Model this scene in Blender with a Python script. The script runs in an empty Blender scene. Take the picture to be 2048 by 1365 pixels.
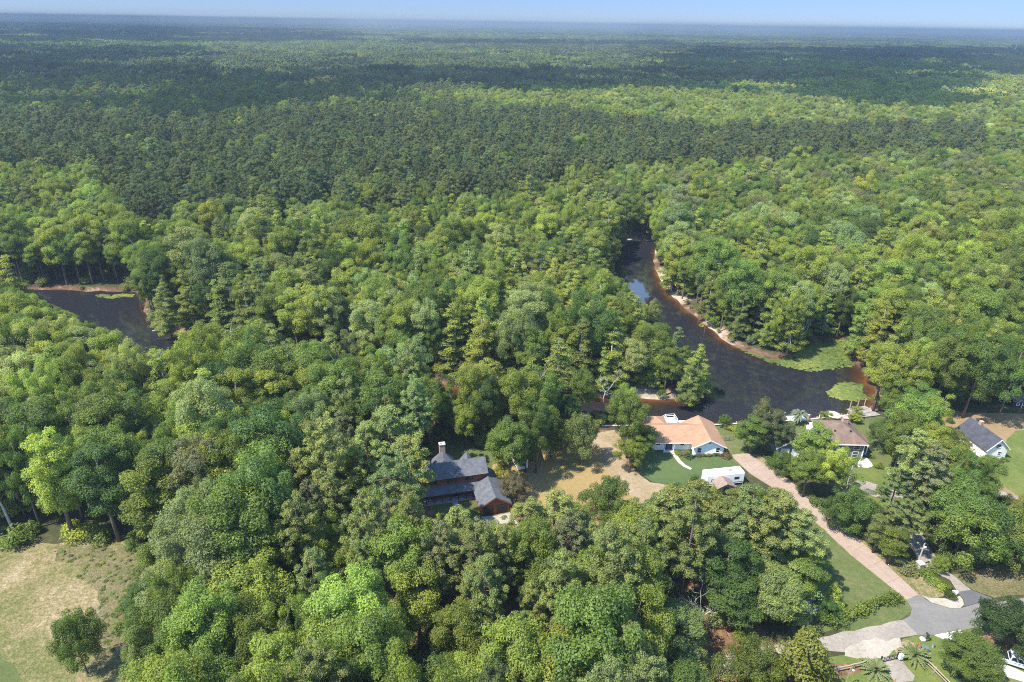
import bpy, math, random
import numpy as np
from mathutils import Vector, Matrix

SC = bpy.context.scene
COL = SC.collection
rnd = random.Random(11)
nr = np.random.default_rng(11)
D2R = math.radians

# ------------------------------------------------------------------ camera
CAM_H = 88.0
PITCH = D2R(25.0)
ROLL = D2R(0.92)
FOC = 1365.33                      # pixels of the 2048 wide frame
cf = Vector((0, math.cos(PITCH), -math.sin(PITCH)))
u0 = Vector((0, math.sin(PITCH), math.cos(PITCH)))
cr = Vector((1, 0, 0)) * math.cos(ROLL) + u0 * math.sin(ROLL)
cu = u0 * math.cos(ROLL) - Vector((1, 0, 0)) * math.sin(ROLL)
cam_data = bpy.data.cameras.new('camera')
cam_data.lens = 24.0
cam_data.sensor_width = 36.0
cam_data.clip_start = 0.5
cam_data.clip_end = 120000.0
cam = bpy.data.objects.new('camera', cam_data)
COL.objects.link(cam)
m = Matrix((cr, cu, -cf)).transposed().to_4x4()
m.translation = (0, 0, CAM_H)
cam.matrix_world = m
SC.camera = cam

# ------------------------------------------------------------------ light
SUN_EL = D2R(57.0)
SUN_AZ = D2R(-28.0)                # the sun stands to the left, somewhat behind the camera
SDIR = Vector((-math.cos(SUN_EL) * math.cos(SUN_AZ), math.cos(SUN_EL) * math.sin(SUN_AZ), math.sin(SUN_EL)))
sun_data = bpy.data.lights.new('sun', 'SUN')
sun_data.energy = 3.0
sun_data.angle = D2R(0.55)
sun_data.color = (1.0, 0.95, 0.86)
sun = bpy.data.objects.new('sun', sun_data)
sun.rotation_mode = 'QUATERNION'
sun.rotation_quaternion = SDIR.to_track_quat('Z', 'Y')
sun.location = (-200, 0, 300)
COL.objects.link(sun)

W = bpy.data.worlds.new('World')
SC.world = W
W.use_nodes = True
wn = W.node_tree
wn.nodes.clear()
wo = wn.nodes.new('ShaderNodeOutputWorld')
wb = wn.nodes.new('ShaderNodeBackground')
sky = wn.nodes.new('ShaderNodeTexSky')
sky.sky_type = 'NISHITA'
sky.sun_disc = False
sky.sun_elevation = SUN_EL
sky.sun_rotation = math.atan2(SDIR.x, SDIR.y)
sky.air_density = 1.0
sky.dust_density = 0.0
sky.ozone_density = 4.0
wb.inputs['Strength'].default_value = 0.15
# a clear summer horizon: the lowest few degrees of sky are a soft periwinkle blue, not white
w_tc = wn.nodes.new('ShaderNodeTexCoord')
w_sp = wn.nodes.new('ShaderNodeSeparateXYZ')
w_rp = wn.nodes.new('ShaderNodeValToRGB')
w_rp.color_ramp.elements[0].position = 0.0
w_rp.color_ramp.elements[0].color = (0.112, 0.158, 0.288, 1)
w_e = w_rp.color_ramp.elements.new(0.045)
w_e.color = (0.112, 0.157, 0.302, 1)
w_rp.color_ramp.elements[2].position = 0.20
w_rp.color_ramp.elements[-1].color = (1, 1, 1, 1)
w_mx = wn.nodes.new('ShaderNodeMix')
w_mx.data_type = 'RGBA'
w_mx.blend_type = 'MULTIPLY'
w_mx.inputs[0].default_value = 1.0
wn.links.new(w_tc.outputs['Generated'], w_sp.inputs[0])
wn.links.new(w_sp.outputs['Z'], w_rp.inputs[0])
wn.links.new(sky.outputs[0], w_mx.inputs[6])
wn.links.new(w_rp.outputs[0], w_mx.inputs[7])
wn.links.new(w_mx.outputs[2], wb.inputs['Color'])
wn.links.new(wb.outputs[0], wo.inputs['Surface'])

SC.view_settings.view_transform = 'Standard'
SC.view_settings.look = 'None'
SC.view_settings.exposure = 1.84
SC.view_settings.gamma = 1.0
SC.render.engine = 'CYCLES'
SC.cycles.max_bounces = 6
SC.cycles.diffuse_bounces = 4
SC.cycles.glossy_bounces = 2
SC.cycles.transmission_bounces = 3
SC.cycles.transparent_max_bounces = 8
SC.cycles.volume_bounces = 0
SC.cycles.use_denoising = False
SC.cycles.pixel_filter_type = 'BLACKMAN_HARRIS'
SC.cycles.filter_width = 1.05
SC.cycles.caustics_reflective = False
SC.cycles.caustics_refractive = False


# ------------------------------------------------------------------ pixels <-> places
def at(px, py, z=0.0):
    d = cf + cr * ((px - 1024) / FOC) - cu * ((py - 682.5) / FOC)
    t = (z - CAM_H) / d.z
    return (d.x * t, d.y * t)


def at_d(px, py, dist):
    """ground place far away, along the viewing direction"""
    d = cf + cr * ((px - 1024) / FOC) - cu * ((py - 682.5) / FOC)
    return (d.x / d.y * dist, dist)


def proj(P):
    P = np.asarray(P, float).reshape(-1, 3) - np.array((0, 0, CAM_H))
    dep = P @ np.array(cf)
    dep = np.where(dep < 1, 1, dep)
    return np.stack([1024 + FOC * (P @ np.array(cr)) / dep, 682.5 - FOC * (P @ np.array(cu)) / dep], 1)


def inpoly(pts, poly):
    pts = np.asarray(pts, float)
    x, y = pts[:, 0], pts[:, 1]
    r = np.zeros(len(pts), bool)
    n = len(poly)
    for i in range(n):
        x0, y0 = poly[i]
        x1, y1 = poly[(i + 1) % n]
        if y0 == y1:
            continue
        c = ((y0 > y) != (y1 > y)) & (x < (x1 - x0) * (y - y0) / (y1 - y0) + x0)
        r ^= c
    return r


def seg_dist(pts, poly, closed=True):
    pts = np.asarray(pts, float)
    best = np.full(len(pts), 1e9)
    n = len(poly)
    for i in range(n if closed else n - 1):
        a = np.array(poly[i], float)
        b = np.array(poly[(i + 1) % n], float)
        ab = b - a
        L = max(ab @ ab, 1e-9)
        t = np.clip(((pts - a) @ ab) / L, 0, 1)
        d = np.hypot(*(pts - (a + t[:, None] * ab)).T)
        best = np.minimum(best, d)
    return best


# ------------------------------------------------------------------ materials
def new_mat(name):
    mt = bpy.data.materials.new(name)
    mt.use_nodes = True
    nt = mt.node_tree
    nt.nodes.clear()
    out = nt.nodes.new('ShaderNodeOutputMaterial')
    return mt, nt, out


def N(nt, typ, **kw):
    n = nt.nodes.new(typ)
    for k, v in kw.items():
        if k in n.inputs.keys():
            n.inputs[k].default_value = v
        else:
            setattr(n, k, v)
    return n


def ramp(nt, stops):
    n = nt.nodes.new('ShaderNodeValToRGB')
    e = n.color_ramp.elements
    while len(e) < len(stops):
        e.new(0.5)
    for i, (p, c) in enumerate(stops):
        e[i].position = p
        e[i].color = (*c, 1)
    return n


def mat(name, col, rough=0.7, scale=3.0, var=0.18, bump=0.0, metal=0.0, spec=0.3, col2=None, lines=None, fine=None):
    """a worn, slightly uneven surface; lines = (axis, per metre, depth) for courses or boards"""
    mt, nt, out = new_mat(name)
    b = N(nt, 'ShaderNodeBsdfPrincipled', Roughness=rough, Metallic=metal)
    b.inputs['Specular IOR Level'].default_value = spec
    tc = N(nt, 'ShaderNodeTexCoord')
    no = N(nt, 'ShaderNodeTexNoise', Scale=scale, Detail=6.0, Roughness=0.62)
    nt.links.new(tc.outputs['Object'], no.inputs['Vector'])
    c2 = col2 if col2 else tuple(min(1, c * (1 + var)) for c in col)
    c1 = col if col2 else tuple(c * (1 - var) for c in col)
    rp = ramp(nt, [(0.32, c1), (0.68, c2)])
    nt.links.new(no.outputs['Fac'], rp.inputs[0])
    last = rp.outputs[0]
    if fine:
        n2 = N(nt, 'ShaderNodeTexNoise', Scale=fine[0], Detail=3.0, Roughness=0.7)
        nt.links.new(tc.outputs['Object'], n2.inputs['Vector'])
        r2 = ramp(nt, [(0.3, (1 - fine[1],) * 3), (0.7, (1 + fine[1],) * 3)])
        nt.links.new(n2.outputs['Fac'], r2.inputs[0])
        mx = N(nt, 'ShaderNodeMix', data_type='RGBA', blend_type='MULTIPLY')
        mx.inputs[0].default_value = 1.0
        nt.links.new(last, mx.inputs[6])
        nt.links.new(r2.outputs[0], mx.inputs[7])
        last = mx.outputs[2]
    hgt = no.outputs['Fac']
    if lines:
        ax, per, dep = lines
        wv = N(nt, 'ShaderNodeTexWave', wave_type='BANDS', bands_direction=ax, wave_profile='SAW', Scale=per * 0.314, Distortion=0.4)
        wv.inputs['Detail'].default_value = 1.0
        nt.links.new(tc.outputs['Object'], wv.inputs['Vector'])
        r3 = ramp(nt, [(0.0, (1 - dep,) * 3), (0.25, (1, 1, 1))])
        nt.links.new(wv.outputs['Fac'], r3.inputs[0])
        mx = N(nt, 'ShaderNodeMix', data_type='RGBA', blend_type='MULTIPLY')
        mx.inputs[0].default_value = 1.0
        nt.links.new(last, mx.inputs[6])
        nt.links.new(r3.outputs[0], mx.inputs[7])
        last = mx.outputs[2]
    nt.links.new(last, b.inputs['Base Color'])
    if bump:
        bp = N(nt, 'ShaderNodeBump', Strength=bump, Distance=0.05)
        nt.links.new(hgt, bp.inputs['Height'])
        nt.links.new(bp.outputs[0], b.inputs['Normal'])
    nt.links.new(b.outputs[0], out.inputs['Surface'])
    return mt


def ground_mat(name, stops, s1=0.12, s2=1.1, s3=6.0, bump=0.5, detail=0.45, mixw=0.5):
    """patchy ground: broad noise plus tuft-size noise through one colour ramp"""
    mt, nt, out = new_mat(name)
    b = N(nt, 'ShaderNodeBsdfPrincipled', Roughness=0.95)
    b.inputs['Specular IOR Level'].default_value = 0.1
    g = N(nt, 'ShaderNodeNewGeometry')
    n1 = N(nt, 'ShaderNodeTexNoise', Scale=s1, Detail=5.0, Roughness=0.6, Distortion=0.6)
    n2 = N(nt, 'ShaderNodeTexNoise', Scale=s2, Detail=6.0, Roughness=0.7)
    n3 = N(nt, 'ShaderNodeTexNoise', Scale=s3, Detail=4.0, Roughness=0.75)
    for n in (n1, n2, n3):
        nt.links.new(g.outputs['Position'], n.inputs['Vector'])
    a = N(nt, 'ShaderNodeMix', data_type='FLOAT')
    a.inputs[0].default_value = mixw
    nt.links.new(n1.outputs['Fac'], a.inputs[2])
    nt.links.new(n2.outputs['Fac'], a.inputs[3])
    rp = ramp(nt, stops)
    nt.links.new(a.outputs[0], rp.inputs[0])
    r3 = ramp(nt, [(0.3, (1 - detail,) * 3), (0.72, (1 + detail,) * 3)])
    nt.links.new(n3.outputs['Fac'], r3.inputs[0])
    mx = N(nt, 'ShaderNodeMix', data_type='RGBA', blend_type='MULTIPLY')
    mx.inputs[0].default_value = 1.0
    nt.links.new(rp.outputs[0], mx.inputs[6])
    nt.links.new(r3.outputs[0], mx.inputs[7])
    nt.links.new(mx.outputs[2], b.inputs['Base Color'])
    bp = N(nt, 'ShaderNodeBump', Strength=bump, Distance=0.25)
    nt.links.new(n3.outputs['Fac'], bp.inputs['Height'])
    nt.links.new(bp.outputs[0], b.inputs['Normal'])
    nt.links.new(b.outputs[0], out.inputs['Surface'])
    return mt


def leaf_mat(name, transl=0.36, rough=0.5):
    """leaves: the colour comes from each tree's own tint, varied clump by clump"""
    mt, nt, out = new_mat(name)
    ti = N(nt, 'ShaderNodeAttribute', attribute_type='INSTANCER', attribute_name='tint')
    va = N(nt, 'ShaderNodeAttribute', attribute_type='GEOMETRY', attribute_name='var')
    rp = ramp(nt, [(0.0, (0.62, 0.68, 0.75)), (0.5, (1, 1, 1)), (1.0, (1.32, 1.3, 1.0))])
    nt.links.new(va.outputs['Fac'], rp.inputs[0])
    mx = N(nt, 'ShaderNodeMix', data_type='RGBA', blend_type='MULTIPLY')
    mx.inputs[0].default_value = 1.0
    nt.links.new(ti.outputs['Color'], mx.inputs[6])
    nt.links.new(rp.outputs[0], mx.inputs[7])
    b = N(nt, 'ShaderNodeBsdfPrincipled', Roughness=rough)
    b.inputs['Specular IOR Level'].default_value = 0.25
    nt.links.new(mx.outputs[2], b.inputs['Base Color'])
    tr = N(nt, 'ShaderNodeBsdfTranslucent')
    m2 = N(nt, 'ShaderNodeMix', data_type='RGBA', blend_type='MULTIPLY')
    m2.inputs[0].default_value = 1.0
    m2.inputs[7].default_value = (1.25, 1.35, 0.55, 1)
    nt.links.new(mx.outputs[2], m2.inputs[6])
    nt.links.new(m2.outputs[2], tr.inputs['Color'])
    ms = N(nt, 'ShaderNodeMixShader')
    ms.inputs[0].default_value = transl
    nt.links.new(b.outputs[0], ms.inputs[1])
    nt.links.new(tr.outputs[0], ms.inputs[2])
    nt.links.new(ms.outputs[0], out.inputs['Surface'])
    return mt


M = {}
M['leaf'] = leaf_mat('leaf', 0.45)
M['needle'] = leaf_mat('needle', 0.32, 0.6)
M['bark'] = mat('bark', (0.13, 0.10, 0.075), 0.95, 4, 0.35)
M['pine_bark'] = mat('pine_bark', (0.16, 0.11, 0.08), 0.95, 4, 0.35)
M['pale_bark'] = mat('pale_bark', (0.36, 0.33, 0.29), 0.9, 4, 0.25)
M['dead_wood'] = mat('dead_wood', (0.40, 0.38, 0.35), 0.9, 4, 0.25)
M['shingle_grey'] = mat('shingle_grey', (0.100, 0.104, 0.117), 0.9, 0.9, 0.25, lines=('Y', 4.0, 0.28), fine=(9, 0.35))
M['shingle_tan'] = mat('shingle_tan', (0.315, 0.182, 0.108), 0.9, 0.6, 0.14, lines=('Y', 4.0, 0.15), fine=(9, 0.25))
M['shingle_brown'] = mat('shingle_brown', (0.155, 0.105, 0.078), 0.9, 0.8, 0.2, lines=('Y', 4.0, 0.22), fine=(8, 0.4))
M['shingle_dark'] = mat('shingle_dark', (0.055, 0.057, 0.068), 0.85, 0.9, 0.25, lines=('Y', 4.0, 0.25), fine=(9, 0.3))
M['wood_siding'] = mat('wood_siding', (0.25, 0.085, 0.032), 0.75, 2.5, 0.25, lines=('Z', 5.0, 0.35))
M['wood_trim'] = mat('wood_trim', (0.17, 0.075, 0.035), 0.75, 3, 0.2)
M['white_siding'] = mat('white_siding', (0.86, 0.84, 0.79), 0.7, 1.5, 0.05, lines=('Z', 5.0, 0.10))
M['cream_siding'] = mat('cream_siding', (0.86, 0.83, 0.76), 0.7, 1.5, 0.05, lines=('Z', 5.0, 0.10))
M['white_trim'] = mat('white_trim', (0.8, 0.8, 0.78), 0.6, 3, 0.05)
M['grey_siding'] = mat('grey_siding', (0.17, 0.19, 0.21), 0.7, 2, 0.12, lines=('Z', 5.0, 0.18))
M['dark_trim'] = mat('dark_trim', (0.03, 0.03, 0.03), 0.6, 3, 0.2)
M['glass'] = mat('glass', (0.02, 0.024, 0.03), 0.08, 2, 0.3, spec=0.6)
M['brick'] = mat('brick', (0.33, 0.19, 0.14), 0.9, 5, 0.35, col2=(0.50, 0.36, 0.30), lines=('Z', 8.0, 0.25))
M['concrete'] = mat('concrete', (0.44, 0.42, 0.38), 0.9, 1.2, 0.14, fine=(10, 0.1))
M['porch_floor'] = mat('porch_floor', (0.30, 0.30, 0.31), 0.8, 1.5, 0.15)
M['dock_wood'] = mat('dock_wood', (0.27, 0.24, 0.21), 0.9, 2, 0.25, lines=('X', 6.0, 0.4))
M['post_wood'] = mat('post_wood', (0.33, 0.26, 0.19), 0.9, 4, 0.25)
M['fence_wood'] = mat('fence_wood', (0.34, 0.28, 0.20), 0.9, 4, 0.25)
M['white_paint'] = mat('white_paint', (0.82, 0.82, 0.81), 0.35, 1.5, 0.05, spec=0.5)
M['grey_metal'] = mat('grey_metal', (0.30, 0.31, 0.33), 0.45, 3, 0.15, metal=0.3)
M['black_metal'] = mat('black_metal', (0.02, 0.02, 0.022), 0.45, 3, 0.2)
M['truck_paint'] = mat('truck_paint', (0.42, 0.46, 0.51), 0.28, 2, 0.04, spec=0.6)
M['rubber'] = mat('rubber', (0.018, 0.018, 0.018), 0.85, 5, 0.2)
M['rim_metal'] = mat('rim_metal', (0.30, 0.31, 0.32), 0.35, 5, 0.15, metal=0.6)
M['headlight'] = mat('headlight', (0.75, 0.77, 0.8), 0.1, 3, 0.05, spec=0.8)
M['red_lamp'] = mat('red_lamp', (0.35, 0.02, 0.02), 0.2, 3, 0.1, spec=0.6)
M['red_paint'] = mat('red_paint', (0.45, 0.04, 0.03), 0.5, 3, 0.15)
M['green_metal'] = mat('green_metal', (0.10, 0.13, 0.11), 0.6, 3, 0.15)
M['canvas'] = mat('canvas', (0.46, 0.38, 0.29), 0.9, 2, 0.1)
M['umber_metal'] = mat('umber_metal', (0.22, 0.16, 0.12), 0.7, 2, 0.25)
M['orange_paint'] = mat('orange_paint', (0.45, 0.16, 0.06), 0.7, 3, 0.2)
M['stone_white'] = mat('stone_white', (0.78, 0.77, 0.74), 0.85, 3, 0.08)
M['blue_cover'] = mat('blue_cover', (0.05, 0.07, 0.14), 0.8, 2, 0.2)
M['grey_tarp'] = mat('grey_tarp', (0.32, 0.35, 0.38), 0.7, 2, 0.2)


# ------------------------------------------------------------------ mesh helper
class MB:
    def __init__(s):
        s.v = []
        s.f = []
        s.mi = []

    def add(s, vs, fs, mi=0):
        o = len(s.v)
        s.v += [tuple(p) for p in vs]
        s.f += [tuple(i + o for i in f) for f in fs]
        s.mi += [mi] * len(fs)
        return s

    def box(s, c, d, rz=0.0, mi=0, taper=1.0):
        cx, cy, cz = c
        hx, hy, hz = d[0] / 2, d[1] / 2, d[2] / 2
        co, si = math.cos(rz), math.sin(rz)
        vs = []
        for z, k in ((-hz, 1.0), (hz, taper)):
            for x, y in ((-hx, -hy), (hx, -hy), (hx, hy), (-hx, hy)):
                x *= k
                y *= k
                vs.append((cx + x * co - y * si, cy + x * si + y * co, cz + z))
        return s.add(vs, [(3, 2, 1, 0), (4, 5, 6, 7), (0, 1, 5, 4), (1, 2, 6, 5), (2, 3, 7, 6), (3, 0, 4, 7)], mi)

    def prism(s, poly, z0, z1, mi=0):
        n = len(poly)
        vs = [(x, y, z0) for x, y in poly] + [(x, y, z1) for x, y in poly]
        return s.add(vs, [tuple(range(n))[::-1], tuple(range(n, 2 * n))] + [(i, (i + 1) % n, n + (i + 1) % n, n + i) for i in range(n)], mi)

    def profile(s, prof, axis0, axis1, y0, y1, mi=0):
        """outline in (a, z) pushed from y0 to y1; axis0 = direction of a, axis1 = direction of the push"""
        n = len(prof)
        vs = []
        for q in (y0, y1):
            for a, z in prof:
                vs.append((axis0[0] * a + axis1[0] * q, axis0[1] * a + axis1[1] * q, z))
        return s.add(vs, [tuple(range(n)), tuple(range(n, 2 * n))[::-1]] + [(i, n + i, n + (i + 1) % n, (i + 1) % n) for i in range(n)], mi)

    def tube(s, pts, rad, n=7, mi=0):
        pts = [Vector(p) for p in pts]
        if not hasattr(rad, '__len__'):
            rad = [rad] * len(pts)
        vs, fs = [], []
        for i, p in enumerate(pts):
            d = (pts[min(i + 1, len(pts) - 1)] - pts[max(i - 1, 0)])
            d = d.normalized() if d.length > 1e-6 else Vector((0, 0, 1))
            a = d.cross(Vector((0, 0, 1)) if abs(d.z) < 0.9 else Vector((1, 0, 0))).normalized()
            b = d.cross(a)
            for k in range(n):
                t = 2 * math.pi * k / n
                vs.append(p + (a * math.cos(t) + b * math.sin(t)) * rad[i])
        for i in range(len(pts) - 1):
            for k in range(n):
                fs.append((i * n + k, i * n + (k + 1) % n, (i + 1) * n + (k + 1) % n, (i + 1) * n + k))
        fs.append(tuple(range(n))[::-1])
        fs.append(tuple(range((len(pts) - 1) * n, len(pts) * n)))
        return s.add(vs, fs, mi)

    def slab(s, a, b, c, d, th, mi=0):
        """a thick sheet under the four corners a b c d"""
        A, B, C_, D = (Vector(p) for p in (a, b, c, d))
        nrm = (B - A).cross(D - A).normalized()
        if nrm.z < 0:
            nrm = -nrm
        lo = [p - nrm * th for p in (A, B, C_, D)]
        return s.add([A, B, C_, D] + lo, [(0, 1, 2, 3), (7, 6, 5, 4), (0, 4, 5, 1), (1, 5, 6, 2), (2, 6, 7, 3), (3, 7, 4, 0)], mi)

    def tri_slab(s, a, b, c, th, mi=0):
        A, B, C_ = (Vector(p) for p in (a, b, c))
        nrm = (B - A).cross(C_ - A).normalized()
        if nrm.z < 0:
            nrm = -nrm
        lo = [p - nrm * th for p in (A, B, C_)]
        return s.add([A, B, C_] + lo, [(0, 1, 2), (5, 4, 3), (0, 3, 4, 1), (1, 4, 5, 2), (2, 5, 3, 0)], mi)

    def mesh(s, name, mats):
        me = bpy.data.meshes.new(name)
        me.from_pydata(s.v, [], s.f)
        if not isinstance(mats, (list, tuple)):
            mats = [mats]
        for q in mats:
            me.materials.append(q)
        if len(mats) > 1:
            me.polygons.foreach_set('material_index', s.mi)
        me.update()
        return me

    def build(s, name, mats, parent=None, bevel=0.0):
        o = bpy.data.objects.new(name, s.mesh(name, mats))
        COL.objects.link(o)
        if parent is not None:
            o.parent = parent
        if bevel:
            bv = o.modifiers.new('bevel', 'BEVEL')
            bv.width = bevel
            bv.segments = 2
            bv.limit_method = 'ANGLE'
        return o


def thing(name, label, cat, loc=(0, 0, 0), rz=0.0, group=None):
    o = bpy.data.objects.new(name, None)
    o.empty_display_size = 0.5
    COL.objects.link(o)
    o.location = loc
    o.rotation_euler = (0, 0, rz)
    return tag(o, label, cat, group)


def tag(o, label=None, cat=None, group=None, kind=None):
    if label:
        o['label'] = label
    if cat:
        o['category'] = cat
    if group:
        o['group'] = group
    if kind:
        o['kind'] = kind
    return o


def smooth_mesh(me):
    me.polygons.foreach_set('use_smooth', [True] * len(me.polygons))


def mesh_np(name, verts, faces4, mats, attrs=None):
    """quads from numpy arrays"""
    me = bpy.data.meshes.new(name)
    nv, nf = len(verts), len(faces4)
    me.vertices.add(nv)
    me.vertices.foreach_set('co', np.ascontiguousarray(verts, np.float32).ravel())
    me.loops.add(nf * 4)
    me.loops.foreach_set('vertex_index', np.ascontiguousarray(faces4, np.int32).ravel())
    me.polygons.add(nf)
    me.polygons.foreach_set('loop_start', np.arange(0, nf * 4, 4, dtype=np.int32))
    for k, v in (attrs or {}).items():
        a = me.attributes.new(k, 'FLOAT', 'POINT')
        a.data.foreach_set('value', np.ascontiguousarray(v, np.float32))
    if not isinstance(mats, (list, tuple)):
        mats = [mats]
    for q in mats:
        me.materials.append(q)
    me.update()
    me.validate()
    return me

# ------------------------------------------------------------------ the ground with the river cut into it
WZ = -1.2
EAST_BANK = [(1322, 480), (1308, 505), (1309, 535), (1325, 572), (1352, 600), (1390, 632), (1425, 662), (1462, 690), (1500, 705), (1548, 722),
             (1590, 708), (1625, 685), (1690, 680), (1705, 722), (1738, 756), (1752, 790), (1740, 820)]
SOUTH_BANK = [(1700, 832), (1640, 838), (1560, 844), (1440, 851), (1330, 852), (1210, 852), (1080, 850), (950, 848), (850, 835), (720, 805),
              (570, 765), (430, 748), (300, 732), (190, 705), (90, 668), (0, 640), (-160, 620), (-420, 610)]
NORTH_BANK = [(-420, 570), (-160, 573), (0, 577), (60, 579), (270, 584), (293, 597), (287, 622), (305, 648), (392, 674), (440, 692), (540, 714),
              (640, 726), (760, 746), (870, 766), (935, 776), (1000, 786), (1130, 786), (1210, 795), (1300, 800), (1390, 797)]
WEST_BANK = [(1392, 782), (1360, 738), (1330, 698), (1290, 648), (1262, 606), (1224, 560), (1232, 505), (1250, 484)]
RIVER_PX = EAST_BANK + SOUTH_BANK + NORTH_BANK + WEST_BANK
RIVER = [at(x, y, WZ) for x, y in RIVER_PX]
rr_ = np.random.default_rng(5)


def roughen(poly, amp, step):
    out = []
    n = len(poly)
    for i in range(n):
        a, b = np.array(poly[i]), np.array(poly[(i + 1) % n])
        k = max(1, int(np.hypot(*(b - a)) / step))
        for j in range(k):
            p = a + (b - a) * j / k
            out.append(tuple(p + (rr_.normal(0, amp, 2) if j else 0)))
    return out


RIVER = roughen(RIVER, 0.45, 4.0)


def river_sd(pts):
    """metres outside the water's edge, negative in the water"""
    d = seg_dist(pts, RIVER)
    return np.where(inpoly(pts, RIVER), -d, d)


def grow(a, n, k):
    out = []
    step = 2.0
    for _ in range(n):
        step *= k
        a += step
        out.append(a)
    return out


gx = list(np.arange(-260, 236.1, 2.0))
gx = [-v for v in grow(260, 30, 1.34)][::-1] + gx + grow(236, 30, 1.34)
gy = list(np.arange(40, 330.1, 2.0))
gy = [-v for v in grow(-40, 16, 1.34)][::-1] + gy + grow(330, 31, 1.34)
GX, GY = np.meshgrid(np.array(gx), np.array(gy))
P2 = np.stack([GX.ravel(), GY.ravel()], 1)
near = (np.abs(P2[:, 0]) < 330) & (P2[:, 1] > 90) & (P2[:, 1] < 340)
Z = np.zeros(len(P2))
SD = np.full(len(P2), 99.0)
SD[near] = river_sd(P2[near])
SAND = np.zeros(len(P2))
for (px, py), rad in (((1342, 562), 10), ((1330, 545), 7), ((1356, 590), 7), ((1290, 479), 22), ((1420, 660), 8), ((1170, 790), 12), ((1310, 800), 10)):
    q = np.array(at(px, py))
    SAND = np.maximum(SAND, np.exp(-(np.hypot(*(P2 - q).T) / rad) ** 4))
zz = np.where(SD < 0, WZ - np.minimum(1.8, -SD * 0.32), np.minimum(0.0, WZ + SD * (0.42 - 0.30 * SAND)))
Z[near] = zz[near]
# gentle forest-floor unevenness well away from lawns and water
far_ = np.clip((SD - 4) / 10, 0, 1) * (P2[:, 1] > 150)
Z += far_ * (1 - SAND) * 0.35 * np.sin(P2[:, 0] * 0.13 + 1.0) * np.sin(P2[:, 1] * 0.11)
Z[P2[:, 1] > 2000] = 0
nxg, nyg = len(gx), len(gy)
ii = np.arange(nxg * nyg).reshape(nyg, nxg)
FQ = np.stack([ii[:-1, :-1].ravel(), ii[:-1, 1:].ravel(), ii[1:, 1:].ravel(), ii[1:, :-1].ravel()], 1)


def terrain_mat():
    mt, nt, out = new_mat('forest_floor')
    b = N(nt, 'ShaderNodeBsdfPrincipled', Roughness=0.95)
    b.inputs['Specular IOR Level'].default_value = 0.1
    g = N(nt, 'ShaderNodeNewGeometry')
    n1 = N(nt, 'ShaderNodeTexNoise', Scale=0.05, Detail=6.0, Roughness=0.65)
    n2 = N(nt, 'ShaderNodeTexNoise', Scale=0.9, Detail=6.0, Roughness=0.7)
    nt.links.new(g.outputs['Position'], n1.inputs['Vector'])
    nt.links.new(g.outputs['Position'], n2.inputs['Vector'])
    a = N(nt, 'ShaderNodeMix', data_type='FLOAT')
    a.inputs[0].default_value = 0.55
    nt.links.new(n1.outputs['Fac'], a.inputs[2])
    nt.links.new(n2.outputs['Fac'], a.inputs[3])
    rp = ramp(nt, [(0.34, (0.035, 0.03, 0.016)), (0.5, (0.045, 0.05, 0.02)), (0.66, (0.10, 0.075, 0.045))])
    nt.links.new(a.outputs[0], rp.inputs[0])
    # the bank: sand and mud by height above the water
    sp = N(nt, 'ShaderNodeSeparateXYZ')
    nt.links.new(g.outputs['Position'], sp.inputs[0])
    bank = N(nt, 'ShaderNodeMapRange')
    bank.inputs[1].default_value = -0.15
    bank.inputs[2].default_value = -0.65
    nt.links.new(sp.outputs['Z'], bank.inputs[0])
    n3 = N(nt, 'ShaderNodeTexNoise', Scale=0.28, Detail=5.0, Roughness=0.7)
    nt.links.new(g.outputs['Position'], n3.inputs['Vector'])
    r3 = ramp(nt, [(0.34, (0.05, 0.033, 0.02)), (0.54, (0.125, 0.075, 0.045)), (0.80, (0.36, 0.29, 0.22))])
    sa = N(nt, 'ShaderNodeAttribute', attribute_type='GEOMETRY', attribute_name='sand')
    n4 = N(nt, 'ShaderNodeMath', operation='MULTIPLY_ADD')
    n4.inputs[1].default_value = 0.30
    nt.links.new(sa.outputs['Fac'], n4.inputs[0])
    nt.links.new(n3.outputs['Fac'], n4.inputs[2])
    nt.links.new(n4.outputs[0], r3.inputs[0])
    mxa = N(nt, 'ShaderNodeMath', operation='MAXIMUM')
    nt.links.new(bank.outputs[0], mxa.inputs[0])
    s5 = N(nt, 'ShaderNodeMath', operation='MULTIPLY')
    nt.links.new(sa.outputs['Fac'], s5.inputs[0])
    s6 = N(nt, 'ShaderNodeMapRange')
    s6.inputs[1].default_value = 0.42
    s6.inputs[2].default_value = 0.5
    nt.links.new(n2.outputs['Fac'], s6.inputs[0])
    nt.links.new(s6.outputs[0], s5.inputs[1])
    nt.links.new(s5.outputs[0], mxa.inputs[1])
    mx = N(nt, 'ShaderNodeMix', data_type='RGBA')
    nt.links.new(mxa.outputs[0], mx.inputs[0])
    nt.links.new(rp.outputs[0], mx.inputs[6])
    nt.links.new(r3.outputs[0], mx.inputs[7])
    nt.links.new(mx.outputs[2], b.inputs['Base Color'])
    bp = N(nt, 'ShaderNodeBump', Strength=0.6, Distance=0.3)
    nt.links.new(n2.outputs['Fac'], bp.inputs['Height'])
    nt.links.new(bp.outputs[0], b.inputs['Normal'])
    nt.links.new(b.outputs[0], out.inputs['Surface'])
    return mt


terrain = bpy.data.objects.new('ground', mesh_np('ground', np.stack([P2[:, 0], P2[:, 1], Z], 1), FQ, terrain_mat(), {'sand': SAND}))
COL.objects.link(terrain)
tag(terrain, 'leaf littered forest floor with sandy banks sloping to the dark river', 'ground', kind='structure')


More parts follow.
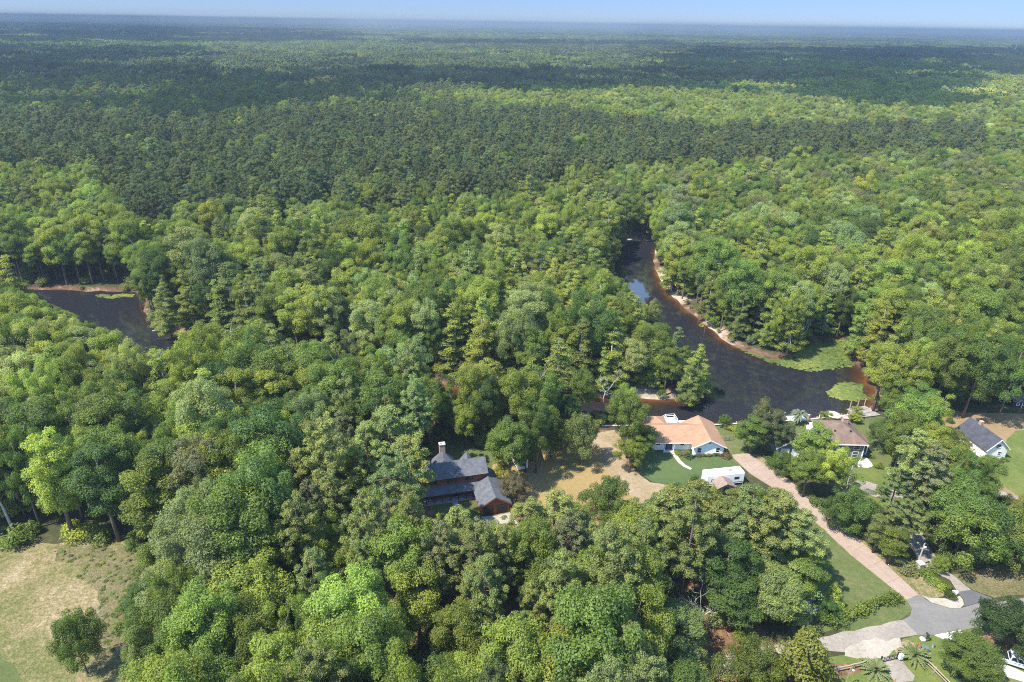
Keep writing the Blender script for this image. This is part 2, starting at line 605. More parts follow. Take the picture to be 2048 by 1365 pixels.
def water_mat():
    mt, nt, out = new_mat('river_water')
    b = N(nt, 'ShaderNodeBsdfPrincipled', Roughness=0.035, IOR=1.42)
    b.inputs['Specular IOR Level'].default_value = 0.9
    dp = N(nt, 'ShaderNodeAttribute', attribute_type='GEOMETRY', attribute_name='depth')
    g = N(nt, 'ShaderNodeNewGeometry')
    n0 = N(nt, 'ShaderNodeTexNoise', Scale=0.25, Detail=4.0)
    nt.links.new(g.outputs['Position'], n0.inputs['Vector'])
    ad = N(nt, 'ShaderNodeMath', operation='MULTIPLY_ADD')
    ad.inputs[1].default_value = 0.5
    nt.links.new(n0.outputs['Fac'], ad.inputs[0])
    sb = N(nt, 'ShaderNodeMath', operation='SUBTRACT')
    sb.inputs[1].default_value = 0.25
    nt.links.new(dp.outputs['Fac'], sb.inputs[0])
    nt.links.new(sb.outputs[0], ad.inputs[2])
    rp = ramp(nt, [(0.0, (0.12, 0.055, 0.022)), (0.2, (0.05, 0.022, 0.010)), (0.42, (0.022, 0.016, 0.014)), (1.0, (0.015, 0.015, 0.019))])
    nt.links.new(ad.outputs[0], rp.inputs[0])
    nt.links.new(rp.outputs[0], b.inputs['Base Color'])
    n1 = N(nt, 'ShaderNodeTexNoise', Scale=0.9, Detail=4.0, Roughness=0.6, Distortion=0.4)
    nt.links.new(g.outputs['Position'], n1.inputs['Vector'])
    bp = N(nt, 'ShaderNodeBump', Strength=0.012, Distance=0.15)
    nt.links.new(n1.outputs['Fac'], bp.inputs['Height'])
    nt.links.new(bp.outputs[0], b.inputs['Normal'])
    nt.links.new(b.outputs[0], out.inputs['Surface'])
    return mt


wx = np.arange(-420, 140, 3.0)
wy = np.arange(130, 320, 3.0)
WX, WY = np.meshgrid(wx, wy)
wp = np.stack([WX.ravel(), WY.ravel()], 1)
wsd = river_sd(wp)
wi = np.arange(len(wp)).reshape(len(wy), len(wx))
wq = np.stack([wi[:-1, :-1].ravel(), wi[:-1, 1:].ravel(), wi[1:, 1:].ravel(), wi[1:, :-1].ravel()], 1)
wq = wq[(wsd[wq] < 2.0).any(1)]
used, inv = np.unique(wq, return_inverse=True)
# shallows: wide sand shelves along the sunny east bank and the tip of the peninsula
wwid = np.full(len(wp), 2.6)
for (px, py), rad, wd in (((1345, 590), 22, 11), ((1450, 690), 20, 7), ((905, 772), 16, 16), ((1230, 800), 14, 9), ((1340, 800), 12, 8), ((1742, 775), 12, 22), ((400, 690), 14, 12)):
    q = np.array(at(px, py, WZ))
    k = np.exp(-(np.hypot(*(wp - q).T) / rad) ** 2)
    wwid += k * (wd * .8 - 2.6)
depth = np.clip(-wsd / wwid, 0, 1)
water = bpy.data.objects.new('river', mesh_np('river', np.stack([wp[used, 0], wp[used, 1], np.full(len(used), WZ)], 1), inv.reshape(-1, 4), water_mat(), {'depth': depth[used]}))
COL.objects.link(water)
tag(water, 'dark tea coloured river winding between wooded banks', 'river', kind='structure')


# ------------------------------------------------------------------ lawns, fields, roads as thin sheets
def sheet(name, px, z, m, label, cat='ground', kind='structure', jag=0.0, step=2.0, pts=None):
    poly = pts if pts else [at(x, y, z) for x, y in px]
    if jag:
        poly = roughen(poly, jag, step)
    bm_v = [(x, y, z) for x, y in poly] + [(x, y, z - 0.012) for x, y in poly]
    n = len(poly)
    me = bpy.data.meshes.new(name)
    me.from_pydata(bm_v, [], [tuple(range(n))] + [(i, i + n, (i + 1) % n + n, (i + 1) % n) for i in range(n)])
    me.materials.append(m)
    me.update()
    if me.polygons[0].normal.z < 0:
        me.flip_normals()
    o = bpy.data.objects.new(name, me)
    COL.objects.link(o)
    return tag(o, label, cat, kind=kind)


M['scrub'] = ground_mat('scrub', [(0.33, (0.075, 0.105, 0.030)), (0.445, (0.13, 0.13, 0.045)), (0.54, (0.22, 0.175, 0.085)), (0.64, (0.33, 0.265, 0.16))], 0.075, 1.0, 2.6, 1.0, 0.45)
M['weeds'] = ground_mat('weeds', [(0.34, (0.07, 0.085, 0.03)), (0.5, (0.15, 0.13, 0.06)), (0.66, (0.22, 0.17, 0.10))], 0.14, 1.4, 3.0, 1.0, 0.5)
M['lawn'] = ground_mat('lawn', [(0.34, (0.062, 0.088, 0.026)), (0.5, (0.092, 0.110, 0.036)), (0.62, (0.14, 0.132, 0.058)), (0.72, (0.20, 0.165, 0.09))], 0.08, 0.9, 4.5, 0.5, 0.3)
M['rich_lawn'] = ground_mat('rich_lawn', [(0.32, (0.052, 0.084, 0.028)), (0.58, (0.078, 0.108, 0.038)), (0.72, (0.125, 0.125, 0.055))], 0.10, 0.9, 5, 0.35, 0.28)
M['bright_lawn'] = ground_mat('bright_lawn', [(0.34, (0.07, 0.10, 0.024)), (0.52, (0.11, 0.135, 0.034)), (0.64, (0.16, 0.155, 0.055)), (0.74, (0.21, 0.175, 0.09))], 0.09, 0.9, 4.5, 0.45, 0.3)
M['dry_lawn'] = ground_mat('dry_lawn', [(0.32, (0.145, 0.128, 0.043)), (0.5, (0.246, 0.178, 0.072)), (0.68, (0.306, 0.196, 0.102))], 0.12, 1.0, 5, 0.4, 0.25)
M['brown_field'] = ground_mat('brown_field', [(0.32, (0.160, 0.128, 0.060)), (0.5, (0.216, 0.152, 0.080)), (0.68, (0.264, 0.200, 0.112))], 0.07, 0.6, 5, 0.4, 0.2)
M['dirt'] = ground_mat('dirt', [(0.32, (0.168, 0.128, 0.056)), (0.5, (0.264, 0.200, 0.120)), (0.66, (0.352, 0.272, 0.192))], 0.2, 1.5, 5, 0.5, 0.22)
M['pine_straw'] = ground_mat('pine_straw', [(0.34, (0.07, 0.045, 0.025)), (0.5, (0.17, 0.10, 0.055)), (0.66, (0.30, 0.19, 0.11))], 0.25, 1.6, 6, 0.7, 0.4)
M['asphalt'] = ground_mat('asphalt', [(0.3, (0.126, 0.121, 0.115)), (0.55, (0.169, 0.160, 0.144)), (0.75, (0.222, 0.204, 0.178))], 0.18, 1.3, 9, 0.15, 0.2)
M['new_asphalt'] = ground_mat('new_asphalt', [(0.3, (0.087, 0.085, 0.088)), (0.7, (0.120, 0.116, 0.113))], 0.3, 1.6, 9, 0.15, 0.2)
M['gravel'] = ground_mat('gravel', [(0.32, (0.177, 0.151, 0.125)), (0.5, (0.253, 0.222, 0.183)), (0.68, (0.337, 0.295, 0.234))], 0.2, 1.8, 7, 0.4, 0.25)
M['sand'] = ground_mat('sand', [(0.32, (0.232, 0.196, 0.147)), (0.5, (0.319, 0.282, 0.227)), (0.7, (0.380, 0.349, 0.293))], 0.25, 1.8, 7, 0.4, 0.18)
M['white_concrete'] = ground_mat('white_concrete', [(0.3, (0.468, 0.445, 0.413)), (0.7, (0.562, 0.546, 0.523))], 0.3, 1.6, 8, 0.05, 0.06)

sheet('yard', [(830, 870), (1230, 860), (1300, 1010), (1640, 1380), (1640, 1480), (640, 1480), (760, 1050)], 0.006, M['pine_straw'], 'pine straw and bare earth under the grove', jag=1.0, step=4)
sheet('shaded_yard', [(860, 930), (890, 868), (1060, 862), (1120, 905), (1050, 975), (900, 985)], 0.010, M['lawn'], 'shaded lawn behind the brown wood house', jag=0.4)
sheet('dry_lawn', [(985, 930), (1060, 905), (1110, 900), (1185, 893), (1225, 930), (1270, 975), (1300, 1010), (1200, 1060), (1060, 1010), (1010, 1020)], 0.014, M['dry_lawn'], 'dry orange lawn beside the brown wood house', jag=0.35)
sheet('dirt_track', [(1170, 868), (1240, 858), (1246, 905), (1258, 940), (1300, 965), (1340, 972), (1330, 1000), (1280, 1010), (1240, 975), (1205, 930), (1180, 900)], 0.018, M['dirt'], 'sandy dirt track running down from the river', 'track', jag=0.22)
sheet('garage_apron', [(962, 1034), (1020, 1025), (1075, 1110), (1110, 1190), (1040, 1190), (985, 1090)], 0.018, M['sand'], 'pale sandy apron in front of the two garage doors', 'apron', jag=0.2)
sheet('front_lawn', [(905, 1000), (948, 992), (962, 1034), (985, 1060), (880, 1060), (862, 1010)], 0.020, M['lawn'], 'small lawn between the long porch and the garage')
sheet('riverside_lawn', [(1262, 860), (1300, 854), (1440, 852), (1560, 845), (1640, 839), (1742, 822), (1800, 850), (1770, 980), (1650, 960), (1520, 890), (1500, 912), (1478, 942), (1400, 955), (1330, 948), (1262, 900)], 0.012, M['lawn'], 'lawn running along the river behind the houses', jag=0.25)
sheet('house_lawn', [(1300, 899), (1372, 902), (1386, 912), (1447, 909), (1476, 940), (1470, 985), (1400, 990), (1345, 978), (1302, 962), (1262, 925)], 0.016, M['rich_lawn'], 'neat green lawn in front of the tan roofed house', jag=0.15)
sheet('verge_lawn', [(1560, 984), (1645, 1050), (1705, 1106), (1770, 1160), (1816, 1198), (1822, 1204), (1826, 1222), (1800, 1240), (1735, 1262), (1640, 1268), (1590, 1280), (1570, 1230), (1560, 1100)], 0.022, M['lawn'], 'long mown verge between the pines and the pink driveway', jag=0.25)
sheet('drive_verge', [(1500, 905), (1545, 925), (1640, 1020), (1740, 1090), (1830, 1130), (1870, 1165), (1895, 1190), (1870, 1198), (1838, 1196), (1760, 1130), (1640, 1030)], 0.022, M['scrub'], 'dry grassy strip on the far side of the pink driveway', jag=0.25)
sheet('grey_house_lawn', [(1690, 925), (1722, 932), (1775, 935), (1790, 960), (1780, 1020), (1720, 1000), (1660, 985)], 0.026, M['bright_lawn'], 'bright front lawn of the grey house')
sheet('right_field', [(1870, 800), (2300, 780), (2400, 1000), (2180, 1090), (2048, 1010), (1960, 960), (1890, 880)], 0.012, M['brown_field'], 'brown grass clearing behind the white house', 'field', jag=0.5)
sheet('right_lawn', [(2030, 862), (2300, 850), (2360, 1000), (2180, 1075), (2048, 1000), (1985, 960), (1965, 920), (2005, 920), (2012, 885)], 0.018, M['bright_lawn'], 'bright green lawn around the white house', jag=0.5)
sheet('field', [(-260, 1100), (0, 1098), (60, 1092), (150, 1080), (230, 1078), (300, 1085), (330, 1110), (350, 1180), (330, 1290), (330, 1500), (-260, 1500)], 0.008, M['scrub'], 'patchy tan and green scrub field', 'field', jag=0.5)
sheet('weed_strip', [(100, 1098), (280, 1092), (300, 1125), (280, 1200), (260, 1290), (240, 1340), (190, 1350), (185, 1290), (195, 1200), (150, 1130)], 0.014, M['weeds'], 'strip of brown weeds along the field edge', 'weeds', jag=0.7, step=1.5)
sheet('mown_field', [(-260, 1220), (-60, 1255), (0, 1302), (36, 1345), (70, 1420), (80, 1500), (-260, 1500)], 0.014, M['lawn'], 'mown green corner of the field', 'field', jag=0.2)
sheet('sandy_path', [(292, 1085), (330, 1078), (325, 1105), (312, 1130), (285, 1128)], 0.02, M['sand'], 'pale sandy path leaving the field', 'path', jag=0.3)
# roads
road_top = [(2300, 1135), (2048, 1196), (2000, 1204), (1958, 1206), (1921, 1217), (1900, 1217), (1862, 1206), (1838, 1191), (1813, 1200), (1824, 1218), (1820, 1232), (1806, 1240)]
road_bot = [(1836, 1270), (1868, 1270), (1940, 1258), (1975, 1250), (2048, 1236), (2300, 1190)]
sheet('road', road_top + road_bot, 0.034, M['asphalt'], 'grey asphalt street with a worn pale seam', 'road')
sheet('gravel_road', [(1560, 1290), (1600, 1278), (1660, 1272), (1735, 1254), (1806, 1240), (1836, 1270), (1800, 1276), (1786, 1300), (1760, 1312), (1690, 1305), (1640, 1300), (1560, 1330), (1480, 1350), (1300, 1360), (1200, 1440), (1150, 1440), (1250, 1330), (1300, 1312), (1400, 1318)], 0.028, M['gravel'], 'rough gravel continuation of the street', 'road', jag=0.2)
sheet('sand_patch', [(1690, 1298), (1740, 1280), (1800, 1276), (1790, 1300), (1774, 1316), (1740, 1318), (1690, 1312)], 0.031, M['sand'], 'pale sand patch in front of the farm gate', 'sand', jag=0.5, step=1.2)
sheet('street_lawn', [(1640, 1318), (1700, 1308), (1750, 1318), (1790, 1300), (1806, 1278), (1836, 1271), (1870, 1271), (1940, 1259), (2048, 1237), (2300, 1192), (2400, 1420), (1600, 1500)], 0.024, M['bright_lawn'], 'green front lawn beside the street', jag=0.1)
sheet('dry_patch', [(1786, 1292), (1815, 1280), (1832, 1290), (1822, 1302), (1795, 1312)], 0.028, M['dirt'], 'dry bare patch of ground beside the palm', jag=0.2)
sheet('bed', [(1640, 1322), (1725, 1332), (1722, 1345), (1672, 1362), (1640, 1362)], 0.028, M['pine_straw'], 'brown mulched bed along the rail fence', jag=0.2)
sheet('gate_drive', [(1760, 1318), (1798, 1312), (1815, 1336), (1830, 1352), (1826, 1362), (1790, 1366)], 0.032, M['gravel'], 'gravel drive inside the farm gate', 'driveway', jag=0.12)
sheet('white_driveway', [(1868, 1270.5), (1921, 1260), (1928, 1272), (1944, 1290), (1985, 1318), (2048, 1345), (2200, 1390), (2200, 1420), (2048, 1364), (2000, 1350), (1950, 1330), (1915, 1300), (1895, 1282)], 0.036, M['white_concrete'], 'white concrete driveway under the pickup', 'driveway')
sheet('mulch_bed', [(1962, 1272), (1975, 1262), (2048, 1268), (2120, 1300), (2048, 1310), (1990, 1300)], 0.030, M['pine_straw'], 'brown mulch under the dark shade tree', jag=0.25)
sheet('concrete_apron', [(1842, 1189), (1858, 1196), (1884, 1197), (1898, 1196), (1920, 1192), (1926, 1200), (1928, 1210), (1921, 1216.5), (1900, 1216.5), (1862, 1205)], 0.040, M['sand'], 'pale sandy corner between the two drives', 'apron')
sheet('dark_drive', [(1915, 1184), (1942, 1180), (1985, 1197), (2000, 1203), (1958, 1205.5), (1929, 1213), (1927, 1199)], 0.038, M['new_asphalt'], 'dark asphalt mouth of the winding drive', 'driveway')
sheet('winding_drive', [(1915, 1184), (1900, 1160), (1878, 1150), (1850, 1135), (1818, 1090), (1800, 1040), (1775, 1005), (1700, 972), (1690, 962), (1730, 962), (1800, 985), (1830, 1020), (1850, 1080), (1880, 1128), (1905, 1150), (1942, 1180)], 0.036, M['gravel'], 'grey drive winding up to the grey house', 'driveway', jag=0.1)
sheet('shade_bed', [(1905, 1150), (1960, 1140), (2200, 1080), (2300, 1120), (2048, 1190), (1990, 1196), (1945, 1180)], 0.026, M['weeds'], 'leaf litter under the big oaks by the street', jag=0.3)
sheet('far_drive', [(1955, 968), (1990, 975), (2048, 1000), (2120, 1030), (2120, 1045), (2048, 1014), (1990, 990), (1950, 978)], 0.026, M['gravel'], 'pale gravel lane beside the right lawn', 'lane', jag=0.25)
sheet('house_patio', [(1718, 916), (1732, 914), (1748, 932), (1735, 936), (1715, 934)], 0.040, M['white_concrete'], 'pale concrete walk at the porch of the grey house', 'path')
sheet('far_clearing', [(725, 205), (790, 203), (800, 207), (740, 211)], 0.03, M['bright_lawn'], 'small grassy clearing among far trees', 'field')
sheet('forest_clearing', [(318, 282), (352, 268), (360, 274), (340, 290)], 0.03, M['bright_lawn'], 'narrow grassy gap in the pine forest', 'field')


def strip_mesh(name, left, right, z, m, label, cat, per=1):
    """a drive laid in slabs between two edges"""
    L = [at(x, y, z) for x, y in left]
    R = [at(x, y, z) for x, y in right]
    mb = MB()
    for i in range(len(L) - 1):
        l0, l1, r0, r1 = map(Vector, (L[i], L[i + 1], R[i], R[i + 1]))
        k = max(1, round((l1 - l0).length / 4.6))
        for j in range(k):
            a, b = j / k, (j + 1) / k
            g = 0.004
            q = [l0.lerp(l1, a + g), r0.lerp(r1, a + g), r0.lerp(r1, b - g), l0.lerp(l1, b - g)]
            mid0, mid1 = (q[0] + q[1]) / 2, (q[2] + q[3]) / 2
            for P in ((q[0], mid0.lerp(q[0], 0.012), mid1.lerp(q[3], 0.012), q[3]), (mid0.lerp(q[1], 0.012), q[1], q[2], mid1.lerp(q[2], 0.012))):
                mb.slab(*[(p.x, p.y, z) for p in P], 0.04)
    o = mb.build(name, m)
    return tag(o, label, cat, kind='structure')


M['pink_concrete'] = ground_mat('pink_concrete', [(0.3, (0.236, 0.167, 0.123)), (0.52, (0.296, 0.221, 0.171)), (0.74, (0.348, 0.280, 0.222))], 0.12, 0.9, 5, 0.12, 0.24)
sheet('driveway_joints', [(1461, 911), (1497, 907), (1560, 946), (1640, 1014), (1720, 1082), (1838, 1190), (1813, 1200.5), (1700, 1109), (1640, 1053), (1560, 985), (1500, 948)], 0.026, M['dirt'], 'dark earth showing in the driveway joints', 'driveway')
strip_mesh('driveway', [(1461, 910), (1500, 946), (1560, 983), (1640, 1051), (1700, 1107), (1813, 1200)], [(1498, 906), (1525, 928), (1592, 971), (1668, 1034), (1730, 1090), (1838, 1190)], 0.045, M['pink_concrete'], 'long pinkish concrete driveway up to the tan roofed house', 'driveway')
M['path_concrete'] = mat('path_concrete', (0.46, 0.37, 0.29), 0.9, 1.5, 0.15, fine=(9, 0.12))
strip_mesh('front_path', [(1336, 901), (1345, 910), (1355, 924), (1366, 933), (1381, 940)], [(1345, 901), (1353, 909), (1362, 922), (1371, 930), (1384, 937)], 0.035, M['path_concrete'], 'curved pinkish path to the tan roofed house door', 'path')
strip_mesh('porch_path', [(903, 1003), (908, 1012), (912, 1020)], [(915, 1001), (918, 1011), (922, 1020)], 0.035, M['porch_floor'], 'grey path from the long porch', 'path')


def wob(px, py, rx, ry, n=18, seed=0):
    r_ = random.Random(seed)
    return [(px + rx * math.cos(t) * r_.uniform(0.88, 1.1), py + ry * math.sin(t) * r_.uniform(0.88, 1.1)) for t in (2 * math.pi * i / n for i in range(n))]


# lily pads: leaves too many to count, one mat of them per patch
def pads_mat():
    mt, nt, out = new_mat('pad')
    b = N(nt, 'ShaderNodeBsdfPrincipled', Roughness=0.45)
    va = N(nt, 'ShaderNodeAttribute', attribute_type='GEOMETRY', attribute_name='var')
    rp = ramp(nt, [(0.0, (0.055, 0.085, 0.02)), (0.5, (0.105, 0.135, 0.028)), (1.0, (0.20, 0.205, 0.045))])
    nt.links.new(va.outputs['Fac'], rp.inputs[0])
    nt.links.new(rp.outputs[0], b.inputs['Base Color'])
    nt.links.new(b.outputs[0], out.inputs['Surface'])
    return mt


PADM = pads_mat()


def lily_pads(px, n, label, seed, greener=0.0):
    g = np.random.default_rng(seed)
    poly = roughen([at(x, y, WZ) for x, y in px], 0.5, 2.5)
    pa = np.array(poly)
    lo, hi = pa.min(0), pa.max(0)
    c = g.uniform(lo, hi, (n * 3, 2))
    c = c[inpoly(c, poly)]
    clump = np.sin(c[:, 0] * 0.9 + 1.3 * np.sin(c[:, 1] * 0.7)) * np.sin(c[:, 1] * 1.1 + np.sin(c[:, 0] * 0.5))
    edge = np.clip(seg_dist(c, poly) / 2.2, 0.22, 1)
    c = c[g.random(len(c)) < (0.78 + 0.45 * clump) * edge][:n]
    k = len(c)
    K = 8
    th = 2 * np.pi * np.arange(K) / K
    rad = g.uniform(0.22, 0.52, k)
    tz = g.uniform(0.004, 0.035, k)
    tilt = g.normal(0, 0.05, (k, 2))
    ox = rad[:, None] * np.cos(th)
    oy = rad[:, None] * np.sin(th) * g.uniform(0.8, 1, k)[:, None]
    V = np.stack([c[:, :1] + ox, c[:, 1:] + oy, WZ + 0.02 + tz[:, None] + np.abs(ox * tilt[:, :1] + oy * tilt[:, 1:])], 2).reshape(-1, 3)
    base = np.arange(k)[:, None] * K
    F = np.concatenate([base + np.array([0, 1, 2, 3]), base + np.array([0, 3, 4, 7]), base + np.array([4, 5, 6, 7])])
    var = np.clip(0.5 + 0.22 * np.sin(c[:, 0] * 0.31) + g.normal(0, 0.22, k) - greener, 0, 1)
    o = bpy.data.objects.new('lily_pads', mesh_np('lily_pads', V, F, PADM, {'var': np.repeat(var, K)}))
    COL.objects.link(o)
    return tag(o, label, 'lily pads', kind='stuff')


lily_pads([(1452, 682), (1500, 704), (1548, 712), (1572, 700), (1630, 676), (1700, 668), (1705, 735), (1660, 741), (1620, 744), (1575, 736), (1530, 722), (1490, 707)], 5200, 'broad green mat of lily pads filling the cove by the far bank', 1, 0.08)
lily_pads([(1654, 785), (1670, 770), (1700, 765), (1726, 771), (1722, 782), (1735, 793), (1742, 799), (1715, 803), (1680, 800), (1658, 793)], 1500, 'round yellow green patch of lily pads near the old dock', 2)
lily_pads([(190, 590), (240, 588), (268, 589), (266, 595), (225, 598), (196, 595)], 500, 'thin bright strip of lily pads on the western river reach', 3)
lily_pads([(1395, 648), (1412, 644), (1420, 650), (1402, 655)], 60, 'few yellow lily pads below the sandy bank', 4)

# ------------------------------------------------------------------ tree kinds
def rand_dirs(g, n, zmin=-1.0):
    z = g.uniform(zmin, 1, n)
    t = g.uniform(0, 2 * np.pi, n)
    r = np.sqrt(np.maximum(0, 1 - z * z))
    return np.stack([r * np.cos(t), r * np.sin(t), z], 1)


def cards(g, c, nrm, w, h, roll=None):
    """one small leaf-spray quad per centre"""
    n = len(c)
    nrm = nrm / np.maximum(np.linalg.norm(nrm, axis=1, keepdims=True), 1e-6)
    ref = np.where(np.abs(nrm[:, 2:3]) < 0.9, np.array([[0, 0, 1.0]]), np.array([[1.0, 0, 0]]))
    a = np.cross(nrm, ref)
    a /= np.linalg.norm(a, axis=1, keepdims=True)
    b = np.cross(nrm, a)
    t = g.uniform(0, 2 * np.pi, n) if roll is None else roll
    ca, sa = np.cos(t)[:, None], np.sin(t)[:, None]
    A = (a * ca + b * sa) * (w / 2)[:, None]
    B = (b * ca - a * sa) * (h / 2)[:, None]
    k = (nrm * (h * 0.18)[:, None])
    V = np.stack([c - A * 0.55 - B - k, c + A * 0.95 - B * 0.25, c + A * 0.5 + B - k, c - A * 0.95 + B * 0.3], 1).reshape(-1, 3)
    F = np.arange(4 * n).reshape(n, 4)
    return V, F


def crown_clumps(g, clumps, crown_c, per, size, up=0.35, jit=0.55, zmin=-0.45, flat=1.0, fill=0.25):
    """clumps: rows x y z R; leaf sprays over the upper shell of each"""
    Vs, Fs, va = [], [], []
    o = 0
    for x, y, z, R in clumps:
        k = max(6, int(per * g.uniform(0.75, 1.25) * (R / 1.2) ** 2))
        d = rand_dirs(g, k, zmin)
        rad = R * np.where(g.random(k) < fill, g.uniform(0.3, 0.8, k), g.uniform(0.78, 1.12, k))
        lump = 1 + 0.22 * np.sin(d[:, 0] * 5 + x * 3) * np.sin(d[:, 1] * 5 + y * 3)
        off = d * (rad * lump)[:, None]
        off[:, 2] *= flat
        c = np.array([x, y, z]) + off
        outw = c - crown_c
        outw /= np.maximum(np.linalg.norm(outw, axis=1, keepdims=True), 1e-6)
        nn = d * 0.8 + outw * 0.3 + np.array([0, 0, up]) + g.normal(0, jit, (k, 3))
        s = size * g.uniform(0.65, 1.3, k)
        V, F = cards(g, c, nn, s, s * g.uniform(0.7, 1.1, k))
        Vs.append(V)
        Fs.append(F + o)
        o += len(V)
        v = np.clip(g.normal(0.5, 0.16) + g.normal(0, 0.13, k), 0, 1)
        va.append(np.repeat(v, 4))
    return np.concatenate(Vs), np.concatenate(Fs), np.concatenate(va)


def lobes(g, n, H, R, z0, zc, zr, shell=0.55, jag=0.28, top=0.0, rmin=0.9, rmax=1.6):
    """clump places in a lumpy crown of radius R between z0 and H"""
    k = 7
    ld = rand_dirs(g, k, -0.3)
    la = g.uniform(-jag, jag * 1.1, k)
    out = []
    tries = 0
    while len(out) < n and tries < 6000:
        tries += 1
        d = rand_dirs(g, 1, -0.75)[0]
        s = 1 + float((la * np.exp(-3.2 * (1 - ld @ d))).sum())
        q = (g.random() ** shell) * s
        p = np.array([d[0] * R * q, d[1] * R * q, zc + d[2] * zr * q])
        if p[2] < z0 or p[2] > H:
            continue
        rr = g.uniform(rmin, rmax)
        if any((p - o[:3]) @ (p - o[:3]) < (0.62 * (rr + o[3]) / 2) ** 2 for o in out):
            continue
        out.append(np.array([*p, rr]))
    return out


def limb_mesh(name, g, H, trunk_top, r0, clumps, bark, nl=14, lean=0.0):
    mb = MB()
    top = Vector((lean, lean * 0.5, trunk_top))
    wob_ = [Vector((0, 0, 0)), Vector((g.normal(0, .12), g.normal(0, .12), trunk_top * .3)), Vector((lean * .5 + g.normal(0, .2), g.normal(0, .2), trunk_top * .65)), top]
    mb.tube(wob_, [r0, r0 * .8, r0 * .6, r0 * .3], 7)
    idx = g.permutation(len(clumps))[:nl]
    for i in idx:
        c = clumps[i]
        zb = min(max(c[2] - np.hypot(c[0], c[1]) * g.uniform(.5, .9), trunk_top * .35), trunk_top * .97)
        t = zb / trunk_top
        b = wob_[1].lerp(wob_[3], max(0, (t - .3) / .7))
        e = Vector(c[:3])
        mid = b.lerp(e, .5) + Vector((0, 0, -.15 * (e - b).length * .4))
        mb.tube([b, mid, e], [r0 * .34, r0 * .2, r0 * .06], 5)
    me = mb.mesh(name, bark)
    smooth_mesh(me)
    return me


def broad_tree(seed, H=20.0, R=5.0, n=72, per=540, size=0.205, rmin=0.9, rmax=1.75, base=0.30, bark='bark', zr=None, jag=0.3, lean=0.0, flat=0.8, up=0.35, fill=0.25):
    g = np.random.default_rng(seed)
    zc = H * (0.5 + base / 2)
    zr = zr or (H - H * base) / 2
    cl = lobes(g, n, H - 0.6, R, H * base, zc, zr, 0.5, jag, 0, rmin, rmax)
    V, F, va = crown_clumps(g, cl, np.array([0, 0, zc - zr * .3]), per, size, up, 0.55, -0.5, flat, fill)
    crown = mesh_np('crown', V, F, M['leaf'], {'var': va})
    return crown, limb_mesh('trunk', g, H, H * .82, 0.018 * H, cl, M[bark], 16, lean)


def pine_tree(seed, H=24.0, R=4.2, n=58, base=0.44, per=190, jag=0.35):
    g = np.random.default_rng(seed)
    cl = []
    # whorls of limbs: short at the top, widest a third of the way down
    nw = 14
    for w in range(nw):
        f = w / (nw - 1)
        z = H * base + (H * (1 - base) - .6) * f
        reach = R * (0.45 + 0.9 * min(1, (1 - f) * 2.2)) * (0.55 + 0.45 * min(1, f * 3 + .35)) * 0.78
        for q in range(11 if f < .75 else 6):
            if g.random() < 0.12:
                continue
            t = g.uniform(0, 2 * np.pi)
            rr = reach * g.uniform(.35, 1.12)
            cl.append(np.array([rr * np.cos(t), rr * np.sin(t), z + g.normal(0, .5) + rr * .12, g.uniform(.5, .9)]))
    Vs, Fs, va = [], [], []
    o = 0
    for x, y, z, r_ in cl:
        k = int(per * 1.7 * (r_ / .8) ** 2)
        d = rand_dirs(g, k, -0.35)
        c = np.array([x, y, z]) + d * (r_ * np.minimum(1.7, .35 + .75 * g.random(k) ** .8 + .25 * np.abs(g.normal(0, 1, k)) * (g.random(k) < .3)))[:, None] * np.array([1, 1, .72])
        s = g.uniform(.17, .34, k)
        # needle tufts point outward and up
        nn = np.cross(d + np.array([0, 0, .3]), g.normal(0, .8, (k, 3))) * .6 + d * .8 + np.array([0, 0, .45])
        V, F = cards(g, c, nn, s * .55, s)
        Vs.append(V)
        Fs.append(F + o)
        o += len(V)
        v = np.clip(g.normal(.5, .15) + g.normal(0, .16, k), 0, 1)
        va.append(np.repeat(v, 4))
    crown = mesh_np('crown', np.concatenate(Vs), np.concatenate(Fs), M['needle'], {'var': np.concatenate(va)})
    mb = MB()
    l = [Vector((0, 0, 0)), Vector((g.normal(0, .15), g.normal(0, .15), H * .4)), Vector((g.normal(0, .2), g.normal(0, .2), H * .75)), Vector((g.normal(0, .2), g.normal(0, .2), H * .97))]
    mb.tube(l, [.30, .25, .17, .05], 7)
    for i in g.permutation(len(cl))[:26]:
        e = Vector(cl[i][:3])
        zb = max(e.z - .12 * math.hypot(e.x, e.y) - .3, H * .4)
        b = Vector((l[2].x * .5, l[2].y * .5, zb))
        mb.tube([b, e], [.075, .025], 4)
    for q in range(5):
        t = g.uniform(0, 6.28)
        z = H * g.uniform(.3, base)
        mb.tube([(0, 0, z), (1.5 * math.cos(t), 1.5 * math.sin(t), z + .2)], [.05, .02], 4)
    me = mb.mesh('trunk', M['pine_bark'])
    smooth_mesh(me)
    return crown, me


